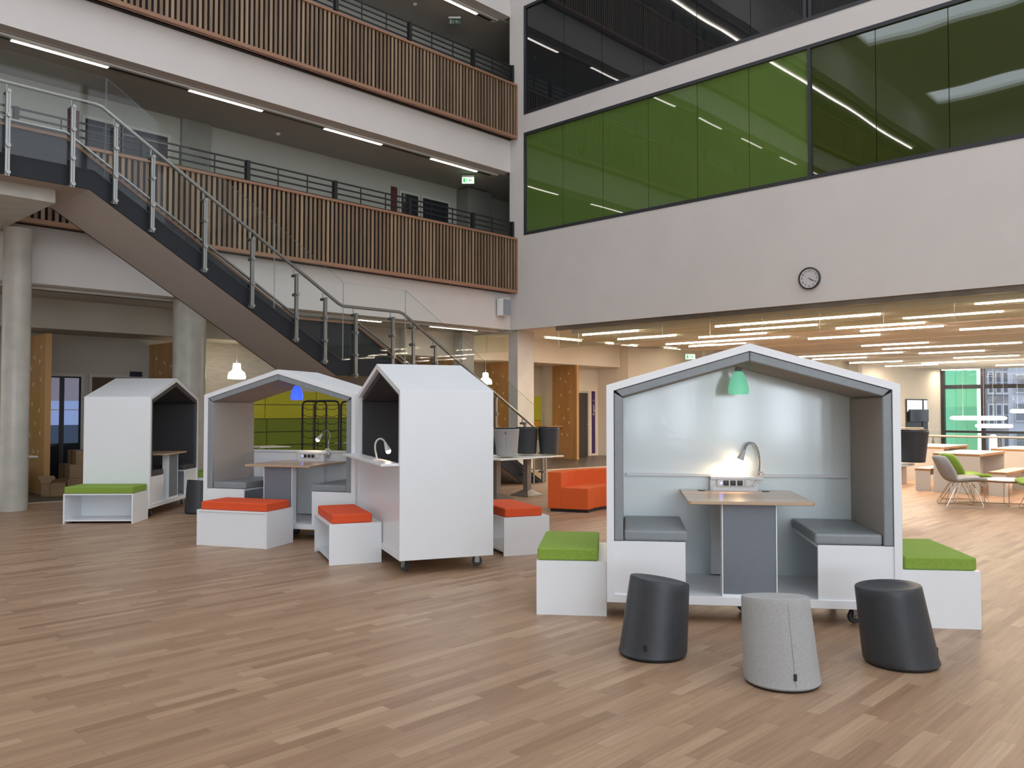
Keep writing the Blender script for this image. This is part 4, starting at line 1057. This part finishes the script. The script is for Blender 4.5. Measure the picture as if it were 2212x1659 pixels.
for x, y0, y1 in tubes: cnt.setdefault(where(0, x, (y0 + y1) / 2), []).append((x, y0))
onm = ['first', 'second', 'third', 'fourth', 'fifth', 'sixth', 'seventh', 'eighth', 'ninth', 'tenth']
tw = MB().box(-0.018, 0.018, -0.499, 0.499, -0.0012, -0.0002).bm; twme = bpy.data.meshes.new('diffuser'); tw.to_mesh(twme); tw.free(); twme.materials.append(emis('tube_diffuser', (1.0, 0.82, 0.64), 270))
tm = MB().box(-0.019, 0.019, -0.5, 0.5, 0, 0.034).bm
tme = bpy.data.meshes.new('tube_lamp'); tm.to_mesh(tme); tm.free(); tme.materials.append(TUBE)
hm = MB().box(-0.004, 0.004, -0.003, 0.003, 0.034, 0.325).bm; hme = bpy.data.meshes.new('hanger'); hm.to_mesh(hme); hm.free(); hme.materials.append(WHT)
for x, y0, y1 in tubes:
    k = where(0, x, (y0 + y1) / 2); i = sorted(cnt[k]).index((x, y0))
    o = bpy.data.objects.new('tube_lamp', tme); COL.objects.link(o)
    o.location = (x, (y0 + y1) / 2, 3.275); o.scale = (1, y1 - y0, 1)
    ho = bpy.data.objects.new('diffuser', twme); COL.objects.link(ho); ho.parent = o
    for v in (-0.4, 0.4):
        ho = bpy.data.objects.new('hanger', hme); COL.objects.link(ho); ho.parent = o; ho.location = (0, v, 0)
    if y1 < 3.5: lb = 'glowing tube lamp among the hall baffles, beyond the right edge of the frame'
    else: lb = 'glowing tube lamp among the hall baffles, %s part, %s side, %s from the front' % (k[0], k[1], onm[i])
    tag(o, lb, 'tube lamp', 'tube lamps between the ceiling baffles')

# hall far end: window wall, internal window, balustrades, oval pendants
XWIN = 41.9
b = MB()
for y in (12.55, 10.85, 8.6, 6.4, 4.2, 2.0, -0.2, -2.4): b.box(XWIN - 0.1, XWIN + 0.1, y - 0.09, y + 0.09, -3.5, 3.45)
for z, h in ((2.52, 0.09), (0.48, 0.05), (-2.4, 0.06)): b.box(XWIN - 0.08, XWIN + 0.08, -2.4, 12.6, z - h, z + h)
r = struct(b.build('window_4', FR))
MB().box(XWIN - 0.01, XWIN + 0.01, -2.4, 12.6, -3.4, 3.4).build('window_pane', GLASS, r)
b = MB(); b.box(XWIN, XWIN + 0.3, YD, -2.4, -3.6, 3.85); b.box(XWIN - .1, XWIN + .2, -2.4, 12.9, 3.4, 3.85); struct(b.build('wall_far', CREAM))
b = MB(); b.box(21.62, 21.66, YD, 9.4, -3.5, -0.3); b.box(21.65, 30, 9.38, 9.42, -3.5, -0.3); b.box(30, 30.04, 9.4, 14.3, -3.5, -0.3)
struct(b.build('wall_lower', CREAM))
# view window in the angled wall with a dark screen
wallang = math.atan2(12.6 - 15.75, 41.9 - 22.15)
t = struct(MB().box(-0.93, 0.93, -0.03, 0.0, 0, 1.5).build('window_5', FR)); t.location = (39.55, 12.93, 0.45); t.rotation_euler = (0, 0, wallang)
MB().box(-0.88, 0.88, -0.04, -0.03, 0.95, 1.45).build('window_pane', emis('view_to_bright_street', (0.80, 0.82, 0.90), 0.75), t)
MB().box(0.42, 0.52, -0.06, -0.04, 0.0, 1.5).build('window_frame', FR, t)
o = MB().box(-0.86, 0.75, -0.15, -0.06, 0, 0.54).build('wall_screen', mat('black_screen', (0.008, 0.008, 0.009), 0.2), bevel=0.01); o.location = (39.55, 12.92, 0.95); o.rotation_euler = (0, 0, wallang)
tag(o, 'black wall-mounted screen in front of the small internal window', 'screen')
def balustrade(label, x, y0, y1, h, zf=0.0):
    t = thing('glass_balustrade', label, 'balustrade', (x, 0, zf))
    MB().tube([(0, y0, h), (0, y1, h)], 0.028, 10).build('handrail', mat('steel_handrail', (0.62, 0.55, 0.47), 0.3, metal=0.7), t, smooth=True)
    n = max(1, round((y1 - y0) / 1.45))
    for k in range(n + 1):
        y = y0 + 0.35 + (y1 - y0 - 0.7) * k / n
        MB().box(-0.012, 0.012, y - 0.025, y + 0.025, 0, h - 0.10).box(-0.012, 0.012, y - 0.012, y + 0.012, h - 0.10, h - 0.02).build('post', STEEL, t)
    for k in range(n):
        a = y0 + (y1 - y0) * k / n; c = y0 + (y1 - y0) * (k + 1) / n
        MB().box(0.03, 0.04, a + 0.01, c - 0.01, 0.05, h + 0.12).build('glass_pane', GLASS, t)
balustrade('glass balustrade with steel handrail behind the ply tables, along the void', 21.6, -5.0, 7.05, 0.86)
balustrade('short far glass balustrade below the black screen', 30.0, 9.6, 12.9, 0.86)
def oval(x, y, z, L, label):
    t = thing('oval_pendant', label, 'pendant lamp', (x, y, z), R(-46))
    MB().lathe([(0.3 * L, -0.075), (0.42 * L, -0.07), (0.475 * L, -0.055), (0.495 * L, -0.03), (0.5 * L, 0.0), (0.495 * L, 0.03), (0.475 * L, 0.055), (0.42 * L, 0.07), (0.3 * L, 0.075)], n=48).build('glowing_disc', emis('glowing_disc_white', (1.0, 0.95, 0.9), 6), t, smooth=True)
    for a in (-0.3, 0.3): MB().tube([(a * L, 0, 0.07), (a * L, 0, 3.4 - z)], 0.004, 5).build('cord', WHT, t)
def at(px, py, d):
    lat = (px - 1106) / F_PX * d
    z = 1.5 + (884 - py) / F_PX * d
    return (0.6915 * lat + 0.7224 * d, -0.7224 * lat + 0.6915 * d, z)
oval(*at(2112, 903, 31), 1.85, 'glowing disc pendant over the void, the widest, against the green panels')
oval(*at(2146, 920, 33), 1.3, 'glowing disc pendant over the void, the lowest')
oval(*at(2215, 888, 31), 1.0, 'glowing disc pendant over the void at the right edge')
x, y, z = at(2144, 940, 34)
t = thing('bollard_lamp', 'glowing white cylinder lamp standing in the lobby beyond the balustrade', 'lamp', (x, y, -3.4))
MB().lathe([(0.13, 0.0), (0.13, z + 3.3), (0.11, z + 3.4), (0.02, z + 3.43)], n=24).build('glowing_cylinder', emis('glowing_disc_white', (1, .95, .9), 6), t, smooth=True)
# outside: green clad wall, street, buildings, car
GC = emis('glowing_green_cladding', (0.15, 0.46, 0.29), 0.55)  # cladding is no lamp, its brightness is put in as a glow
t = thing('green_cladding', 'bright green panelled outer wall seen through the far window', 'wall panel', (42.4, 0, -3.5))
for k in range(3):
    MB().box(0.6, 0.9, 12.75 - 0.45 * k - 0.43, 12.75 - 0.45 * k, 0, 8.2).build('panel', GC, t)
MB().box(0.58, 0.95, 11.24, 11.395, 0, 8.2).build('edge_strip', emis('glowing_white_edge', (0.9, 0.93, 1.0), 0.9), t)  # edge strip brightness put in as a glow too
b = MB(); b.box(42.1, 140, -60, 60, -3.9, -3.6); struct(b.build('floor_street', mat('street_asphalt', (0.16, 0.16, 0.17), 0.9, noise=0.1)))
STONE = mat('tenement_sandstone', (0.30, 0.285, 0.30), 0.9, noise=0.25, nscale=1.2, stretch=(1, 1, 2.5))
GREYB = mat('pale_block_render', (0.55, 0.57, 0.64), 0.8, noise=0.05)
def facade(name, label, px0, px1, d, h, m, wins, wm, rot=0.0):
    x0, y0, _ = at(px0, 884, d); x1, y1, _ = at(px1, 884, d)
    L = math.hypot(x1 - x0, y1 - y0); a = math.atan2(y1 - y0, x1 - x0)
    t = thing(name, label, 'building', (x0, y0, -3.6), a + rot)
    MB().box(0, L, 0, 6, 0, h).build('wall', m, t)
    for i, (u, z, w, hh) in enumerate(wins):
        f = MB().box(u - 0.08, u + w + 0.08, -0.08, 0.0, z - 0.15, z + hh + 0.1).build('window', mat('window_surround', (0.55, 0.55, 0.6), 0.7), t)
        MB().box(u, u + w, -0.1, -0.08, z, z + hh * 0.48).box(u, u + w, -0.1, -0.08, z + hh * 0.52, z + hh).build('window_pane', wm, f)
    return t
WINB = mat('window_glass_outside', (0.10, 0.11, 0.14), 0.1)
facade('tenement_building', 'grey-brown stone tenement across the street, seen through the far window', 2122, 2178, 52, 16, STONE, [(0.38 + 0.47 * j, 2.15 + 2.0 * i, 0.24, 1.2) for i in range(6) for j in (0, 1.0, 1.9)], WINB)
facade('apartment_block', 'pale rendered block at the right edge through the far window', 2174, 2330, 62, 18, GREYB, [(0.65 + 2.2 * j, 2.2 + 2.1 * i, 0.85, 1.2) for i in range(6) for j in range(3)], mat('slate_window_panel', (0.24, 0.25, 0.28), 0.4))
x, y, z = at(2160, 940, 47.5)
t = thing('parked_car', 'dark parked car in the street beyond the far window', 'car', (x, y, -3.6), R(-50))
MB().prism([(-2.1, 0.3), (-2.1, 0.85), (-1.2, 0.98), (-0.7, 1.42), (0.8, 1.42), (1.4, 0.98), (2.1, 0.8), (2.1, 0.3)], -0.85, 0.85, 'y').build('body', mat('dark_car_paint', (0.03, 0.035, 0.05), 0.25), t, bevel=0.05)
MB().prism([(-1.05, 1.0), (-0.62, 1.37), (0.75, 1.37), (1.25, 1.0)], -0.87, 0.87, 'y').build('side_windows', mat('car_glass', (0.35, 0.42, 0.5), 0.1), t)
for a in (-1.35, 1.35):
    for s in (-0.8, 0.8): MB().tube([(a, s - 0.1, 0.33), (a, s + 0.1, 0.33)], 0.33, 18).build('wheel', BLK, t)

# ply tables and benches in the hall
PW = mat('white_ply_panel', (0.70, 0.65, 0.58), 0.4)
PT = mat('pale_laminate_top', (0.80, 0.74, 0.64), 0.25)
def slab_table(x, y, L, D, Hh, label, kind='table', ply=0.045, setback=0.0, g=None):
    t = thing('ply_' + kind, label, kind, (x, y, 0), 0.0, g)
    MB().box(0, L, -D / 2, D / 2, Hh - 0.006, Hh).build('top_surface', PT, t)
    MB().box(0, L, -D / 2, D / 2, Hh - ply, Hh - 0.006).build('top_edge', PLY, t)
    for a in (0.0, L - 0.03): MB().box(a, a + 0.03, -D / 2 + 0.01, D / 2 - 0.01, 0, Hh - ply).build('end_panel', PW, t)
    if kind == 'table': MB().box(0.03, L - 0.03, -0.02, 0.02, 0.12, Hh - ply).build('stretcher_panel', PW, t)
    else: MB().box(0.03, L - 0.03, -0.01, 0.01, Hh - 0.14, Hh - ply).build('stretcher_panel', PW, t)
slab_table(16.48, 4.73, 1.65, 0.78, 0.705, 'white table with ply edge behind the grey lounge chair')
slab_table(16.48, 5.30, 1.55, 0.27, 0.41, 'low ply-edged bench left of the table behind the grey chair', 'bench', g='ply benches in the hall')
slab_table(16.40, 4.05, 1.6, 0.30, 0.41, 'low ply-edged bench right of the table behind the grey chair', 'bench', g='ply benches in the hall')
slab_table(18.75, 6.0, 1.65, 0.80, 0.72, 'white ply-edged table farther back, behind the upturned black stool')
slab_table(18.7, 6.62, 1.6, 0.28, 0.42, 'ply-edged bench at the left of the far table', 'bench', g='ply benches in the hall')
slab_table(16.2, 6.15, 1.6, 0.28, 0.42, 'ply-edged bench just behind the upturned stool, close to the booth', 'bench', g='ply benches in the hall')
slab_table(18.75, 4.35, 1.65, 0.80, 0.72, 'white ply-edged table at the right edge of the picture')
slab_table(18.7, 3.7, 1.6, 0.28, 0.42, 'ply-edged bench at the right edge of the picture', 'bench', g='ply benches in the hall')

# lounge chairs: shell + wire sledge base; local +x is forward
def lounge(label, x, y, rz, m):
    t = thing('lounge_chair', label, 'chair', (x, y, 0), rz)
    # shell swept from seat front to back top
    prof = [(0.34, 0.375, 0.24), (0.30, 0.405, 0.285), (0.15, 0.405, 0.31), (0.0, 0.39, 0.31), (-0.12, 0.385, 0.29), (-0.20, 0.42, 0.285), (-0.25, 0.50, 0.285), (-0.295, 0.60, 0.275), (-0.335, 0.69, 0.235), (-0.36, 0.745, 0.17), (-0.37, 0.765, 0.06)]
    n = 12; vs = []
    for i, (px, pz, hw) in enumerate(prof):
        for j in range(n + 1):
            u = -1 + 2 * j / n
            back = max(0.0, min(1.0, (i - 3) / 3.0))
            curl = abs(u) ** 2.4
            vs.append((px + curl * (0.16 * back), u * hw, pz + curl * (0.05 * (1 - back))))
    fs = [(i * (n + 1) + j, i * (n + 1) + j + 1, (i + 1) * (n + 1) + j + 1, (i + 1) * (n + 1) + j) for i in range(len(prof) - 1) for j in range(n)]
    o = MB().add(vs, fs).build('seat_shell', m, t, smooth=True)
    s = o.modifiers.new('thick', 'SOLIDIFY'); s.thickness = 0.05; s.offset = 0
    s2 = o.modifiers.new('sub', 'SUBSURF'); s2.levels = 1; s2.render_levels = 2
    for sd in (-1, 1):
        y0 = sd * 0.25
        MB().tube([(0.16, sd * 0.12, 0.35), (0.27, y0, 0.035), (0.26, y0, 0.012), (0.24, y0, 0.009), (-0.24, y0, 0.009), (-0.26, y0, 0.012), (-0.27, y0, 0.035), (-0.12, sd * 0.12, 0.35)], 0.006, 8).build('sledge_leg', CHROME, t, smooth=True)
        MB().tube([(0.05, sd * 0.10, 0.35), (0.235, y0, 0.02)], 0.005, 8).tube([(-0.05, sd * 0.1, 0.35), (-0.235, y0, 0.02)], 0.005, 8).build('strut', CHROME, t, smooth=True)
    MB().tube([(0.1, -0.13, 0.352), (0.1, 0.13, 0.352)], 0.008, 8).tube([(-0.1, -0.13, 0.352), (-0.1, 0.13, 0.352)], 0.008, 8).build('cross_bar', CHROME, t)
GSH = mat('grey_chair_felt', (0.40, 0.385, 0.365), 0.9, noise=0.12, nscale=60)
lounge('grey felt lounge chair on a wire base at the right', 14.30, 4.06, R(-61), GSH)
lounge('green lounge chair directly behind the grey one', 15.10, 4.22, R(-52), GREEN)
lounge('green lounge chair cut off by the right edge of the picture', 14.55, 2.95, R(125), GREEN)
t = thing('coffee_table', 'round white low table on chrome legs between the lounge chairs', 'table', (14.87, 3.55, 0))
MB().lathe([(0.36, 0.385), (0.375, 0.40), (0.375, 0.405), (0.36, 0.412)], n=48).build('tabletop', PT, t, smooth=True)
MB().lathe([(0.35, 0.372), (0.372, 0.392)], n=48).build('top_rim', PLY, t)
for k in range(2):
    a = R(20 + 90 * k); c, s = math.cos(a), math.sin(a)
    MB().tube([(-0.30 * c, -0.30 * s, 0.375), (-0.30 * c, -0.30 * s, 0.06), (-0.27 * c, -0.27 * s, 0.012 + k * .016), (0.27 * c, 0.27 * s, 0.012 + k * .016), (0.30 * c, 0.30 * s, 0.06), (0.30 * c, 0.30 * s, 0.375)], 0.0075, 8).build('leg_loop', CHROME, t, smooth=True)
# floor outlet
o = MB().box(-0.16, 0.16, -0.12, 0.12, 0.0005, 0.003).build('floor_outlet', mat('floor_box_lid', (0.30, 0.19, 0.125), 0.35)); o.location = (9.8, 3.28, 0); tag(o, 'flush floor outlet lid in the wooden floor right of the large booth', 'floor outlet')
